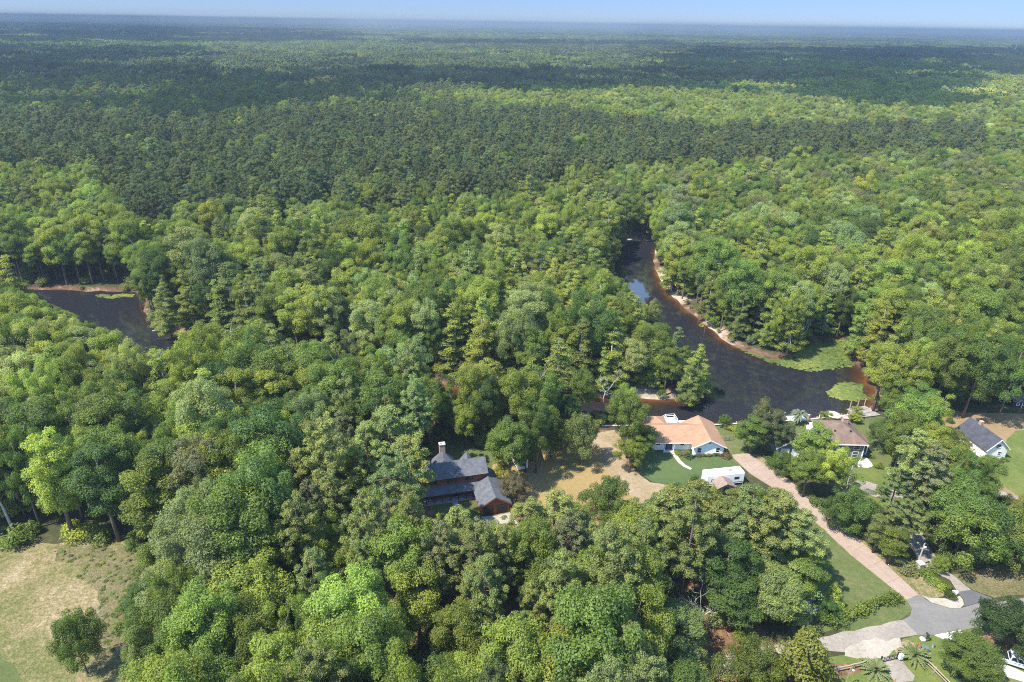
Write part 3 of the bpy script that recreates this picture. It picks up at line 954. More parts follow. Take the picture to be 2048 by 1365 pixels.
def cypress_tree(seed, H=19.0, R=4.0, per=330, size=0.21, base=0.16):
    """flat feathery sprays in tiers"""
    g = np.random.default_rng(seed)
    cl = []
    nw = 15
    for w in range(nw):
        f = w / (nw - 1)
        z = H * base + (H * (1 - base) - .5) * f
        reach = R * (1.02 - .72 * f ** 1.4) * g.uniform(.8, 1.12)
        for q in range(int(7 - 4 * f)):
            t = g.uniform(0, 2 * np.pi)
            for s in (0.45, 0.85):
                rr = reach * s * g.uniform(.8, 1.2)
                cl.append(np.array([rr * np.cos(t), rr * np.sin(t), z + g.normal(0, .55) - .1 * rr, g.uniform(.8, 1.3) * (1.05 - .4 * f)]))
    V, F, va = crown_clumps(g, cl, np.array([0, 0, H * .3]), per, size, 0.75, 0.48, -0.6, 0.52, .35)
    crown = mesh_np('crown', V, F, M['leaf'], {'var': va})
    return crown, limb_mesh('trunk', g, H, H * .95, .32, cl, M['pale_bark'], 22)


def bush_mesh(seed, H=2.0, R=1.2, n=16, per=260, size=.15, cone=False):
    g = np.random.default_rng(seed)
    cl = []
    for _ in range(n):
        z = g.uniform(.25, .95) * H * .82
        k = (1 - z / H) if cone else math.sqrt(max(.08, 1 - ((z / H - .35) / .68) ** 2))
        rr = R * k * math.sqrt(g.random()) * .75
        t = g.uniform(0, 6.28)
        cl.append(np.array([rr * math.cos(t), rr * math.sin(t), z, R * g.uniform(.3, .5) * (0.65 if cone else 1)]))
    V, F, va = crown_clumps(g, cl, np.array([0, 0, H * .3]), per * 1.44 / R ** 2 * 2.2, size, .3, .5, -.8, 1.0, .2)
    V[:, 2] = np.maximum(V[:, 2], .03)
    return mesh_np('bush', V, F, M['leaf'], {'var': va})


KINDS = {
    'broadleaf': [broad_tree(101), broad_tree(102, 21, 4.6, 60, jag=.42), broad_tree(103, 19, 5.4, 70, jag=.36, rmin=.8, rmax=1.5), broad_tree(104, 22, 4.2, 58, base=.26, jag=.36),
                  broad_tree(105, 18, 5.6, 72, per=500, size=.20, base=.25, jag=.45, rmin=.7, rmax=1.5), broad_tree(106, 20, 4.8, 46, per=500, size=.20, jag=.5, fill=.4)],
    'pine': [pine_tree(201), pine_tree(202, 25, 4.0, base=.5), pine_tree(203, 23, 4.6, base=.42), pine_tree(204, 26, 4.4, base=.48)],
    'cypress': [cypress_tree(301), cypress_tree(302, 20, 3.6), cypress_tree(303, 18, 4.6)],
    'column': [broad_tree(401, 24, 3.2, 64, per=540, size=.20, base=.1, jag=.25, rmin=.8, rmax=1.3), broad_tree(402, 20, 2.9, 54, per=540, size=.20, base=.14, jag=.3, rmin=.8, rmax=1.2)],
    'round': [broad_tree(501, 10, 5.0, 64, per=480, size=.19, base=.08, jag=.12, rmin=.8, rmax=1.4, zr=5.2), broad_tree(502, 10, 4.6, 60, per=480, size=.19, base=.08, jag=.2, rmin=.7, rmax=1.3, zr=5.0)],
    'sparse': [broad_tree(601, 14, 5.2, 34, per=170, size=.25, base=.2, bark='pale_bark', jag=.5, rmin=.7, rmax=1.3, fill=.5, flat=.6), broad_tree(602, 12, 4.6, 26, per=170, size=.25, base=.2, bark='pale_bark', jag=.55, rmin=.6, rmax=1.2, fill=.5, flat=.6)],
}
HR = {'broadleaf': [(20, 5), (21, 4.6), (19, 5.4), (22, 4.2), (18, 5.6), (20, 4.8)], 'pine': [(24, 4.2), (25, 4.0), (23, 4.6), (26, 4.4)],
      'cypress': [(19, 4), (20, 3.6), (18, 4.6)], 'column': [(24, 3.2), (20, 2.9)], 'round': [(10, 5), (10, 4.6)], 'sparse': [(14, 5.2), (12, 4.6)]}


def cone_magnolia(seed=701, H=11.0, R=4.6):
    g = np.random.default_rng(seed)
    cl = []
    for _ in range(88):
        z = H * (.06 + .9 * g.random() ** 1.15)
        k = (1 - z / H) ** .72
        rr = R * k * g.uniform(.62, 1.0)
        t = g.uniform(0, 6.28)
        cl.append(np.array([rr * math.cos(t), rr * math.sin(t), z, g.uniform(.6, 1.0)]))
    V, F, va = crown_clumps(g, cl, np.array([0, 0, H * .25]), 200, .27, .45, .5, -.6, .9, .2)
    return mesh_np('crown', V, F, M['leaf'], {'var': va}), limb_mesh('trunk', g, H, H * .9, .22, cl, M['bark'], 12)


KINDS['magnolia'] = [cone_magnolia()]
HR['magnolia'] = [(11.0, 4.6)]


# the true spread of each crown, so that a tree can be set to a measured size
for k_, lst_ in KINDS.items():
    HR[k_] = []
    for c_, t__ in lst_:
        v_ = np.empty(len(c_.vertices) * 3, np.float32)
        c_.vertices.foreach_get('co', v_)
        v_ = v_.reshape(-1, 3)
        HR[k_].append((float(v_[:, 2].max()), float(np.quantile(np.hypot(v_[:, 0], v_[:, 1]), .95))))


def bare_tree_mesh(seed, H):
    g = random.Random(seed)
    mb = MB()

    def grow_(p, d, L, r, lev):
        q = p + d * L
        mid = p.lerp(q, .5) + Vector((g.gauss(0, .06), g.gauss(0, .06), 0)) * L
        mb.tube([p, mid, q], [r, r * .8, r * .55], 5)
        if lev == 0:
            return
        for _ in range(3):
            dd = (d + Vector((g.gauss(0, .55), g.gauss(0, .55), g.uniform(-.1, .35)))).normalized()
            grow_(p.lerp(q, g.uniform(.55, 1)), dd, L * g.uniform(.5, .78), r * .55, lev - 1)
    grow_(Vector((0, 0, 0)), Vector((0, 0, 1)), H * .40, H * .011, 4)
    me = mb.mesh('bare_tree', M['dead_wood'])
    smooth_mesh(me)
    return me


def hedge_mesh(pts, h, w, seed, size=.24):
    g = np.random.default_rng(seed)
    cl = []
    P = [np.array(p) for p in pts]
    for i in range(len(P) - 1):
        L = np.hypot(*(P[i + 1] - P[i]))
        for _ in range(int(L * 5)):
            q = P[i] + (P[i + 1] - P[i]) * g.random() + g.normal(0, w * .2, 2)
            cl.append(np.array([q[0], q[1], g.uniform(.35, .85) * h, g.uniform(.35, .55) * min(w, h) * .8]))
    V, F, va = crown_clumps(g, cl, np.array([*np.mean(P, 0), 0.0]), 200, size, .4, .5, -.9, 1, .2)
    V[:, 2] = np.maximum(V[:, 2], .03)
    return mesh_np('hedge', V, F, M['leaf'], {'var': va})


def far_patch(seed, kind, size=40.0, sp=6.2):
    """forty metres of distant canopy"""
    g = np.random.default_rng(seed)
    Vs, Fs, va = [], [], []
    o = 0
    k = int(size / sp)
    for i in range(k):
        for j in range(k):
            x = -size / 2 + (i + .5) * size / k + g.normal(0, 1.3)
            y = -size / 2 + (j + .5) * size / k + g.normal(0, 1.3)
            H = g.normal(18.5 if kind == 'b' else 21, 2.2)
            R = g.uniform(2.9, 4.6) if kind == 'b' else g.uniform(2.4, 3.5)
            tone = g.normal(.5, .2)
            nc = 17
            d = rand_dirs(g, nc, -.25)
            pc = np.array([x, y, H - R * 1.25]) + d * np.array([R, R, R * 1.25]) * g.uniform(.6, 1, (nc, 1))
            for c in pc:
                n = 17
                dd = rand_dirs(g, n, -.3)
                q = c + dd * g.uniform(.7, 1.15, n)[:, None] * R * .34
                s = g.uniform(.6, 1.15, n) * (1.15 if kind == 'b' else .95)
                V, F = cards(g, q, dd + np.array([0, 0, .4]) + g.normal(0, .45, (n, 3)), s, s)
                Vs.append(V)
                Fs.append(F + o)
                o += len(V)
                va.append(np.repeat(np.clip(tone + g.normal(0, .14, n), 0, 1), 4))
    return mesh_np('canopy', np.concatenate(Vs), np.concatenate(Fs), M['leaf'], {'var': np.concatenate(va)})

# ------------------------------------------------------------------ buildings
def gable_roof(mb, x0, x1, y0, y1, ze, zr, axis='x', th=0.14):
    if axis == 'x':
        yc = (y0 + y1) / 2
        mb.slab((x0, y0, ze), (x1, y0, ze), (x1, yc, zr), (x0, yc, zr), th)
        mb.slab((x0, yc, zr), (x1, yc, zr), (x1, y1, ze), (x0, y1, ze), th)
    else:
        xc = (x0 + x1) / 2
        mb.slab((x0, y0, ze), (xc, y0, zr), (xc, y1, zr), (x0, y1, ze), th)
        mb.slab((xc, y0, zr), (x1, y0, ze), (x1, y1, ze), (xc, y1, zr), th)
    return mb


def gable_walls(mb, x0, x1, y0, y1, ze, zr, axis='x'):
    """closed box with gable ends, the gables a little under the roof"""
    if axis == 'x':
        yc = (y0 + y1) / 2
        prof = [(y0, 0), (y1, 0), (y1, ze), (yc, zr), (y0, ze)]
        return mb.profile(prof, (0, 1), (1, 0), x0, x1)
    xc = (x0 + x1) / 2
    prof = [(x0, 0), (x1, 0), (x1, ze), (xc, zr), (x0, ze)]
    return mb.profile(prof, (1, 0), (0, 1), y0, y1)


def window(parent, x, y, z, w, h, face='-y', frame='white_trim', bars=1):
    """a window on a wall that faces -y, -x or +x: frame proud of the wall, pane set in it"""
    t = 0.07
    ax = {'-y': ((1, 0), (0, -1)), '-x': ((0, 1), (-1, 0)), '+x': ((0, 1), (1, 0))}[face]
    (ux, uy), (nx, ny) = ax

    def b(mb, du, dz, wu, wz, off, dep):
        c = (x + ux * du + nx * off, y + uy * du + ny * off, z + dz)
        d = (wu if ux else dep, wu if uy else dep, wz)
        mb.box(c, d)
    f = MB()
    b(f, -w / 2 - t / 2, 0, t, h + 2 * t, .035, .07)
    b(f, w / 2 + t / 2, 0, t, h + 2 * t, .035, .07)
    b(f, 0, h / 2 + t / 2, w, t, .034, .068)
    b(f, 0, -h / 2 - t / 2, w + .1, t, .045, .09)
    for i in range(bars):
        b(f, 0, 0, w, .04, .025, .05)
    o = f.build('window', M[frame], parent)
    p = MB()
    b(p, 0, 0, w, h, .01, .02)
    p.build('pane', M['glass'], o)
    return o


# brown wood house
gx0, gy0 = at(962, 1033)
h = thing('wood_house', 'brown wood house with grey shingle roofs and brick chimney among the pines', 'house', (gx0, gy0, 0), D2R(15))
w = MB()
gable_walls(w, -10.6, 2.6, 7.0, 11.8, 5.35, 7.05)
w.box((3.6, 8.4, 1.35), (2.2, 3.6, 2.7))
w.box((-4.0, 5.9 + .45, .13), (9.4, .9, .26))
w.build('wall', M['wood_siding'], h)
g = MB()
gable_walls(g, 0, 5.7, 0, 7.1, 2.5, 4.35, 'y')
g.build('garage_wall', M['wood_siding'], h)
r = gable_roof(MB(), -11.0, 2.95, 6.35, 12.4, 5.32, 7.25)
r.build('roof', M['shingle_grey'], h)
r = MB()
r.slab((-.45, -.55, 2.38), (2.85, -.55, 4.5), (2.85, 6.98, 4.5), (-.45, 6.98, 2.38), .14)
r.slab((2.85, -.55, 4.5), (6.15, -.55, 2.38), (6.15, 6.98, 2.38), (2.85, 6.98, 4.5), .14)
r.build('garage_roof', M['shingle_grey'], h)
r = MB()
r.slab((-10.6, 5.0, 2.62), (.25, 5.0, 2.62), (2.3, 6.97, 3.55), (-10.6, 6.97, 3.55), .12)
r.build('porch_roof', M['shingle_grey'], h)
r = MB()
r.slab((2.62, 7.0, 4.5), (5.1, 7.0, 2.75), (5.1, 10.6, 2.75), (2.62, 10.6, 4.5), .12)
r.build('side_roof', M['shingle_grey'], h)


def cone_roof(mb, cx, cy, r_, z0, z1, n=6):
    vs = [(cx + r_ * math.cos(2 * math.pi * (i + .5) / n), cy + r_ * math.sin(2 * math.pi * (i + .5) / n), z0) for i in range(n)] + [(cx, cy, z1)]
    return mb.add(vs, [(i, (i + 1) % n, n) for i in range(n)] + [tuple(range(n))[::-1]])


t_ = cone_roof(MB(), -5.5, 11.6, 3.0, 5.4, 8.7).build('turret_roof', M['shingle_grey'], h)
c = MB()
c.box((-5.5, 11.95, 8.4), (1.15, .95, 3.2))
c.box((-5.5, 11.95, 10.06), (1.3, 1.1, .14), mi=1)
c.box((-5.75, 11.95, 10.25), (.3, .3, .25), mi=1)
c.box((-5.2, 11.95, 10.25), (.3, .3, .25), mi=1)
c.build('chimney', [M['brick'], M['concrete']], t_)
cone_roof(MB(), -.55, 11.3, 1.6, 5.6, 7.9).build('turret_roof', M['shingle_grey'], h)
p = MB()
p.box((-4.6, 6.3, .15), (11.9, 1.5, .3))
p.build('porch_floor', M['porch_floor'], h)
for px_ in (-9.9, -8.2, -6.6, -5.0, -3.4, -1.75, -.35):
    q = MB()
    q.box((px_, 5.62, 1.42), (.13, .13, 2.24))
    q.build('porch_post', M['dark_trim'], h)
for x_, w_ in ((-8.3, 1.5), (-4.4, 2.0), (-.9, 1.3)):
    window(h, x_, 7.0, 4.55, w_, .95, '-y', 'dark_trim')
for x_ in (-8.6, -6.2, -1.6):
    window(h, x_, 7.0, 1.7, 1.1, 1.2, '-y', 'dark_trim')
d = MB()
d.box((-3.9, 6.97, 1.35), (1.0, .06, 2.1))
d = d.build('door', M['dark_trim'], h)
for x_ in (1.55, 4.25):
    d = MB()
    d.box((x_, -.03, 1.06), (2.1, .06, 2.12))
    for k in range(3):
        d.box((x_, -.065, .42 + .52 * k), (2.0, .02, .42))
    d = d.build('garage_door', M['black_metal'], h)
    for k in range(4):
        MB().box((x_ - .78 + .52 * k, -.085, 1.92), (.34, .02, .24)).build('pane', M['glass'], d)
q = MB()
q.slab((-.47, -.6, 2.28), (2.85, -.6, 4.4), (2.85, -.56, 4.4), (-.47, -.56, 2.28), .2)
q.slab((2.85, -.6, 4.4), (6.17, -.6, 2.28), (6.17, -.56, 2.28), (2.85, -.56, 4.4), .2)
q.build('fascia', M['wood_trim'], h)

# tan roofed white house
gx0, gy0 = at(1386, 911)
h = thing('ranch_house', 'low white house with tan shingle roof on the river bank', 'house', (gx0, gy0, 0), D2R(2))
w = MB()
gable_walls(w, 0, 6.8, 0, 9.6, 2.5, 4.2, 'y')
w.build('gable_wall', M['white_siding'], h)
w = MB()
gable_walls(w, -10.0, 3.2, 2.2, 9.4, 2.49, 4.2)
w.box((-6.7, 10.6, 1.25), (4.6, 3.4, 2.5))
w.build('wall', M['white_siding'], h)
r = MB()
r.slab((-.5, -.6, 2.42), (3.4, -.6, 4.42), (3.4, 10.1, 4.42), (-.5, 10.1, 2.42), .14)
r.slab((3.4, -.6, 4.42), (7.3, -.6, 2.42), (7.3, 10.1, 2.42), (3.4, 10.1, 4.42), .14)
r.build('wing_roof', M['shingle_tan'], h)
r = MB()
r.slab((-10.6, 1.35, 2.42), (-.45, 1.35, 2.42), (3.35, 5.8, 4.4), (-10.6, 5.8, 4.4), .14)
r.slab((-10.6, 5.8, 4.4), (3.35, 5.8, 4.4), (-.45, 10.1, 2.42), (-10.6, 10.1, 2.42), .14)
r.build('roof', M['shingle_tan'], h)
r = MB()
ax, ay = -6.7, 10.6
cs = [(ax - 2.7, ay - 2.1, 2.55), (ax + 2.7, ay - 2.1, 2.55), (ax + 2.7, ay + 2.1, 2.55), (ax - 2.7, ay + 2.1, 2.55)]
for i in range(4):
    r.tri_slab(cs[i], cs[(i + 1) % 4], (ax, ay, 3.9), .1)
r.build('back_roof', M['shingle_tan'], h)
q = MB()
q.slab((-.53, -.66, 2.36), (3.4, -.66, 4.37), (3.4, -.61, 4.37), (-.53, -.61, 2.36), .22)
q.slab((3.4, -.66, 4.37), (7.33, -.66, 2.36), (7.33, -.61, 2.36), (3.4, -.61, 4.37), .22)
q.box((-5.5, 1.32, 2.33), (10.2, .05, .2))
q.build('fascia', M['white_trim'], h)
for x_ in (1.25, 5.45):
    window(h, x_, 0, 1.35, .85, 1.15)
q = MB()
q.box((3.4, -.03, 3.3), (.5, .05, .4))
q.build('gable_vent', M['grey_metal'], h)
for x_, w_ in ((-9.2, .9), (-7.6, .9), (-2.1, .8)):
    window(h, x_, 2.2, 1.6, w_, .6)
d = MB()
d.box((-5.2, 2.16, 1.15), (1.75, .08, 2.1))
d = d.build('entrance', M['dark_trim'], h)
q = MB()
q.box((-5.2, 2.10, 1.05), (.85, .05, 1.9))
q.build('door', M['blue_cover'], d)
for x_ in (-6.2, -4.1):
    MB().box((x_, 1.5, 1.15), (.12, .12, 2.3)).build('porch_post', M['white_trim'], h)
q = MB()
q.box((-5.2, 1.6, .07), (2.6, 1.1, .14))
q.build('porch_step', M['concrete'], h)

# grey two storey house
gx0, gy0 = at(1710, 912)
h = thing('grey_house', 'two storey grey house with a brown hipped roof by the river', 'house', (gx0, gy0, 0), D2R(-1))
w = MB()
w.box((-3.35, 3.0, 2.2), (7.9, 9.2, 4.4))
w.box((-10.4, 2.4, 1.3), (6.2, 5.0, 2.6))
w.build('wall', M['grey_siding'], h)
r = MB()
cs = [(-7.9, -2.2, 4.4), (1.2, -2.2, 4.4), (1.2, 8.2, 4.4), (-7.9, 8.2, 4.4)]
a1, a2 = (-3.6, 3.2, 6.9), (-3.0, 3.2, 6.9)
r.slab(cs[0], cs[1], a2, a1, .14)
r.slab(cs[2], cs[3], a1, a2, .14)
r.tri_slab(cs[1], cs[2], a2, .14)
r.tri_slab(cs[3], cs[0], a1, .14)
rf = r.build('roof', M['shingle_brown'], h)
q = MB()
q.box((-1.9, 4.4, 6.4), (1.1, .9, 1.8))
q.box((-1.9, 4.4, 7.36), (1.25, 1.05, .12))
q.build('chimney', M['brick'], rf)
for x_, y_, z_ in ((-5.4, .9, 5.9), (-1.9, .9, 5.9)):
    q = MB()
    q.box((x_, y_, z_), (.3, .3, .5))
    q.build('vent_pipe', M['dark_trim'], rf)
g = MB()
gable_walls(g, -18.2, -13.2, -1.0, 6.0, 2.5, 4.1, 'y')
g.build('garage_wall', M['grey_siding'], h)
r = MB()
r.slab((-18.7, -1.5, 2.4), (-15.7, -1.5, 4.3), (-15.7, 6.4, 4.3), (-18.7, 6.4, 2.4), .13)
r.slab((-15.7, -1.5, 4.3), (-12.7, -1.5, 2.4), (-12.7, 6.4, 2.4), (-15.7, 6.4, 4.3), .13)
r.build('garage_roof', M['shingle_brown'], h)
r = MB()
r.slab((-15.6, .1, 2.5), (-7.4, .1, 2.5), (-7.4, 2.6, 4.0), (-15.6, 2.6, 4.0), .13)
r.slab((-15.6, 2.6, 4.0), (-7.4, 2.6, 4.0), (-7.4, 5.1, 2.5), (-15.6, 5.1, 2.5), .13)
r.build('link_roof', M['shingle_brown'], h)
q = MB()
q.slab((-18.75, -1.6, 2.34), (-15.7, -1.6, 4.25), (-15.7, -1.52, 4.25), (-18.75, -1.52, 2.34), .24)
q.slab((-15.7, -1.6, 4.25), (-12.65, -1.6, 2.34), (-12.65, -1.52, 2.34), (-15.7, -1.52, 4.25), .24)
q.build('fascia', M['white_trim'], h)
MB().box((-3.35, -2.22, 4.28), (9.0, .06, .22)).build('eave_board', M['white_trim'], h)
q = MB()
q.box((-16.4, -1.05, 1.1), (2.0, .08, 2.0))
q.box((-14.1, -1.05, 1.1), (1.6, .08, 2.0))
q.build('garage_door', M['white_trim'], h)
for x_ in (-18.1, -13.3, .55):
    MB().box((x_, -1.09 if x_ < -5 else -1.68, 1.25 if x_ < -5 else 2.15), (.2, .12, 2.5 if x_ < -5 else 4.3)).build('corner_board', M['white_trim'], h)
for x_ in (-5.9, -3.6, -1.0):
    window(h, x_, -1.6, 3.3, 1.3, .9)
    window(h, x_, -1.6, 1.4, 1.2, 1.4)
r = MB()
r.slab((.7, .2, 3.9), (2.7, .2, 3.4), (2.7, 4.2, 3.4), (.7, 4.2, 3.9), .12)
r.build('porch_roof', M['shingle_brown'], h)
for y_ in (.4, 4.0):
    q = MB()
    q.box((2.5, y_, 1.7), (.2, .2, 3.3))
    q.build('porch_post', M['white_trim'], h)
q = MB()
q.box((1.7, 2.2, .12), (1.9, 4.2, .24))
q.build('porch_floor', M['porch_floor'], h)
d = MB()
d.box((.64, 2.2, 1.3), (.06, 1.0, 2.1))
d.build('door', M['white_trim'], h)

# white house with the dark roof
gx0, gy0 = at(1988, 920)
h = thing('white_house', 'small white house with steep dark roof at the edge of the right lawn', 'house', (gx0, gy0, 0), D2R(8))
gable_walls(MB(), -2.5, 2.5, 0, 9.0, 3.0, 5.35, 'y').build('wall', M['cream_siding'], h)
r = MB()
r.slab((-3.05, -.28, 2.72), (0, -.28, 5.6), (0, 9.4, 5.6), (-3.05, 9.4, 2.72), .14)
r.slab((0, -.28, 5.6), (3.05, -.28, 2.72), (3.05, 9.4, 2.72), (0, 9.4, 5.6), .14)
rf = r.build('roof', M['shingle_dark'], h)
q = MB()
q.box((.2, 6.4, 5.7), (.8, .7, 1.1))
q.build('chimney', M['brick'], rf)
q = MB()
q.slab((-3.07, -.35, 2.66), (0, -.35, 5.55), (0, -.29, 5.55), (-3.07, -.29, 2.66), .2)
q.slab((0, -.35, 5.55), (3.07, -.35, 2.66), (3.07, -.29, 2.66), (0, -.29, 5.55), .2)
q.build('fascia', M['white_trim'], h)
window(h, -.1, 0, 3.7, 1.1, .85)
window(h, .7, 0, 1.7, .8, .9)

# dark shed by the right field
gx0, gy0 = at(2040, 818)
h = thing('shed', 'small dark shed with white trimmed door at the far end of the right field', 'shed', (gx0, gy0, 0), D2R(-4))
gable_walls(MB(), -2.2, 2.2, 0, 3.2, 2.1, 3.0).build('wall', M['dark_trim'], h)
gable_roof(MB(), -2.4, 2.4, -.3, 3.5, 2.05, 3.15).build('roof', M['shingle_dark'], h)
window(h, -.9, 0, 1.35, .6, .7)
d = MB()
for x_ in (.15, 1.25):
    d.box((x_, -.03, 1.0), (.12, .06, 2.0))
d.box((.7, -.03, 1.94), (1.0, .06, .12))
d.box((.7, -.03, 1.1), (1.0, .06, .1))
d.build('door_frame', M['white_trim'], h)


# ------------------------------------------------------------------ camper, sheds, trailers
def camper(loc, rz, L, Wd, H, label, group=None):
    t = thing('camper', label, 'camper', (*loc, 0), rz, group)
    b = MB()
    b.profile([(-Wd / 2, .55), (Wd / 2, .55), (Wd / 2, H - .1), (Wd / 2 - .15, H), (-Wd / 2 + .15, H), (-Wd / 2, H - .1)], (0, 1), (1, 0), -L / 2, L / 2)
    b.build('body', M['white_paint'], t, .05)
    q = MB()
    q.box((L * .18, .1, H + .09), (.9, .7, .18))
    q.build('roof_unit', M['grey_metal'], t)
    q = MB()
    q.box((-L * .2, 0, H + .05), (.5, .5, .1))
    q.build('roof_hatch', M['grey_tarp'], t)
    for x_ in (-L * .32, -.1, L * .3):
        q = MB()
        q.box((x_, -Wd / 2 - .01, H * .62), (1.1, .03, .6))
        q.build('window', M['glass'], t)
    q = MB()
    q.box((L / 2 + .01, 0, H * .62), (.03, Wd * .6, .7))
    q.build('window', M['glass'], t)
    for x_ in (-.5, .5):
        for s in (-1, 1):
            q = MB()
            q.tube([(x_, s * (Wd / 2 - .3), .36), (x_, s * (Wd / 2 - .06), .36)], .36, 14)
            q.build('wheel', M['rubber'], t)
    q = MB()
    q.box((0, -Wd / 2 - .012, .95), (L * .98, .02, .18))
    q.build('stripe', M['grey_metal'], t)
    return t


A_ = Vector((*at(1414, 946, 3.1), 0))
B_ = Vector((*at(1481, 939, 3.1), 0))
mid = (A_ + B_) / 2
camper((mid.x, mid.y), math.atan2(B_.y - A_.y, B_.x - A_.x), 8.4, 2.5, 3.1, 'long white camper with bright roof parked beside the pink driveway')
A_ = Vector((*at(1031, 897, 2.8), 0))
B_ = Vector((*at(1045, 919, 2.8), 0))
mid = (A_ + B_) / 2
camper((mid.x, mid.y), math.atan2(B_.y - A_.y, B_.x - A_.x), 5.4, 2.3, 2.8, 'white camper under the trees beside a dark open shed')

t = thing('open_shed', 'dark weathered open shed beside the white camper under the trees', 'shed', (*at(1062, 926), 0), D2R(8))
for x_ in (-1.4, 1.4):
    for y_ in (0, 4.5):
        q = MB()
        q.box((x_, y_, 1.2), (.15, .15, 2.4))
        q.build('post', M['post_wood'], t)
r = MB()
r.slab((-1.7, -.3, 2.3), (0, -.3, 2.9), (0, 4.9, 2.9), (-1.7, 4.9, 2.3), .08)
r.slab((0, -.3, 2.9), (1.7, -.3, 2.3), (1.7, 4.9, 2.3), (0, 4.9, 2.9), .08)
r.build('roof', M['umber_metal'], t)

t = thing('garden_shed', 'small shed with brown metal roof in front of the long camper', 'shed', (*at(1450, 990), 0), D2R(10))
gable_walls(MB(), -1.8, 1.8, 0, 3.0, 2.0, 2.75, 'y').build('wall', M['post_wood'], t)
gable_roof(MB(), -2.1, 2.1, -.35, 3.3, 1.95, 2.95, 'y').build('roof', M['umber_metal'], t)
d = MB()
d.box((0, -.03, .95), (1.0, .06, 1.9))
d.build('door', M['dark_trim'], t)


def trailer(loc, rz, L, label, m_body, Hh, cover):
    t = thing('trailer', label, 'trailer', (*loc, 0), rz)
    b = MB()
    b.profile([(-L / 2, .5), (L / 2, .5), (L / 2, Hh * .8), (L / 2 - .3, Hh), (-L / 2 + .2, Hh), (-L / 2, Hh * .85)], (1, 0), (0, 1), -.95, .95)
    b.build('body', m_body, t, .05)
    q = MB()
    q.box((-.2, 0, Hh + .05), (L * .7, 1.6, .1))
    q.build('cover', cover, t, .03)
    q = MB()
    q.tube([(L / 2, .6, .5), (L / 2 + 1.0, 0, .5), (L / 2, -.6, .5)], .05, 5)
    q.build('hitch', M['grey_metal'], t)
    for s in (-1, 1):
        q = MB()
        q.tube([(-.2, s * .98, .33), (-.2, s * 1.16, .33)], .33, 14)
        wl = q.build('wheel', M['rubber'], t)
        q = MB()
        q.tube([(-.2, s * 1.15, .33), (-.2, s * 1.18, .33)], .19, 10)
        q.build('rim', M['rim_metal'], wl)
    return t


trailer(at(1625, 1226), D2R(28), 4.2, 'dark trailer half hidden under trees at the end of the hedge', M['grey_metal'], 1.9, M['blue_cover'])
trailer(at(1598, 1246), D2R(4), 2.2, 'small pale box trailer under the trees beside the gravel road', M['grey_tarp'], 1.3, M['grey_tarp'])

# ------------------------------------------------------------------ riverside
bk = thing('bulkhead', 'long low timber bulkhead holding the lawn along the river', 'bulkhead', (0, 0, 0))
bp = [at(x, y) for x, y in ((1205, 852.3), (1330, 851.5), (1440, 850), (1560, 843.2), (1640, 837.5), (1698, 831), (1741, 819))]
q = MB()
cap = MB()
for a, b in zip(bp[:-1], bp[1:]):
    a, b = Vector((*a, 0)), Vector((*b, 0))
    dv = b - a
    rz_ = math.atan2(dv.y, dv.x)
    m_ = (a + b) / 2
    q.box((m_.x, m_.y, -1.1), (dv.length, .18, 2.3), rz_)
    cap.box((m_.x, m_.y, .11), (dv.length + .1, .42, .12), rz_)
q.build('sheeting', M['post_wood'], bk)
cap.build('cap_board', M['concrete'], bk)
for i in range(30):
    f = i / 29 * (len(bp) - 1)
    k = min(int(f), len(bp) - 2)
    a, b = bp[k], bp[k + 1]
    u = f - k
    q = MB()
    q.tube([(a[0] + (b[0] - a[0]) * u, a[1] + (b[1] - a[1]) * u + .3, -2.2), (a[0] + (b[0] - a[0]) * u, a[1] + (b[1] - a[1]) * u + .3, .5)], .13, 7)
    q.build('pile', M['post_wood'], bk)


def rails(mb, pts, h=1.0):
    pts = [Vector(p) for p in pts]
    for p in pts:
        mb.box((p.x, p.y, p.z + h / 2), (.09, .09, h))
    for a, b in zip(pts[:-1], pts[1:]):
        for z in (h, h * .55):
            mb.tube([a + Vector((0, 0, z)), b + Vector((0, 0, z))], .045, 4)
    return mb


px_, py_ = at(1346, 849)
t = thing('boat_dock', 'white railed dock landing behind the tan roofed house', 'dock', (px_, py_, 0), D2R(8))
q = MB()
q.box((0, 1.6, .12), (2.6, 2.6, .14))
q.build('deck', M['white_trim'], t)
q = MB()
q.slab((-1.2, 1.0, .28), (-1.2, 2.2, .28), (-5.0, 2.2, -.9), (-5.0, 1.0, -.9), .1)
q.build('gangway', M['concrete'], t)
rails(MB(), [(-1.2, .35, .19), (-1.2, 2.8, .19), (1.2, 2.8, .19), (1.2, .35, .19)]).build('railing', M['white_trim'], t)
rails(MB(), [(-1.7, 2.25, .2), (-3.3, 2.25, -.35), (-5.0, 2.25, -.85)]).build('railing', M['white_trim'], t)
for x_ in (-1.15, 1.15):
    q = MB()
    q.tube([(x_, 2.75, -2.6), (x_, 2.8, .05)], .12, 7)
    q.build('pile', M['post_wood'], t)
px_, py_ = at(1388, 848.5)
t = thing('floating_dock', 'low white floating dock on the river behind the tan roof ridge', 'dock', (px_, py_ + 2.0, 0), D2R(3))
q = MB()
q.box((0, 0, -.78), (6.4, 1.6, .18))
q.build('deck', M['white_trim'], t)
for x_ in (-2.5, 0, 2.5):
    q = MB()
    q.tube([(x_, -.55, -1.05), (x_, .55, -1.05)], .22, 8)
    q.build('float', M['grey_tarp'], t)
px_, py_ = at(1379, 851)
t = thing('patio_umbrella', 'closed dark blue umbrella standing behind the tan roof ridge', 'umbrella', (px_, py_ - .8, 0))
MB().tube([(0, 0, 0), (0, 0, 2.9)], .035, 6).build('pole', M['post_wood'], t)
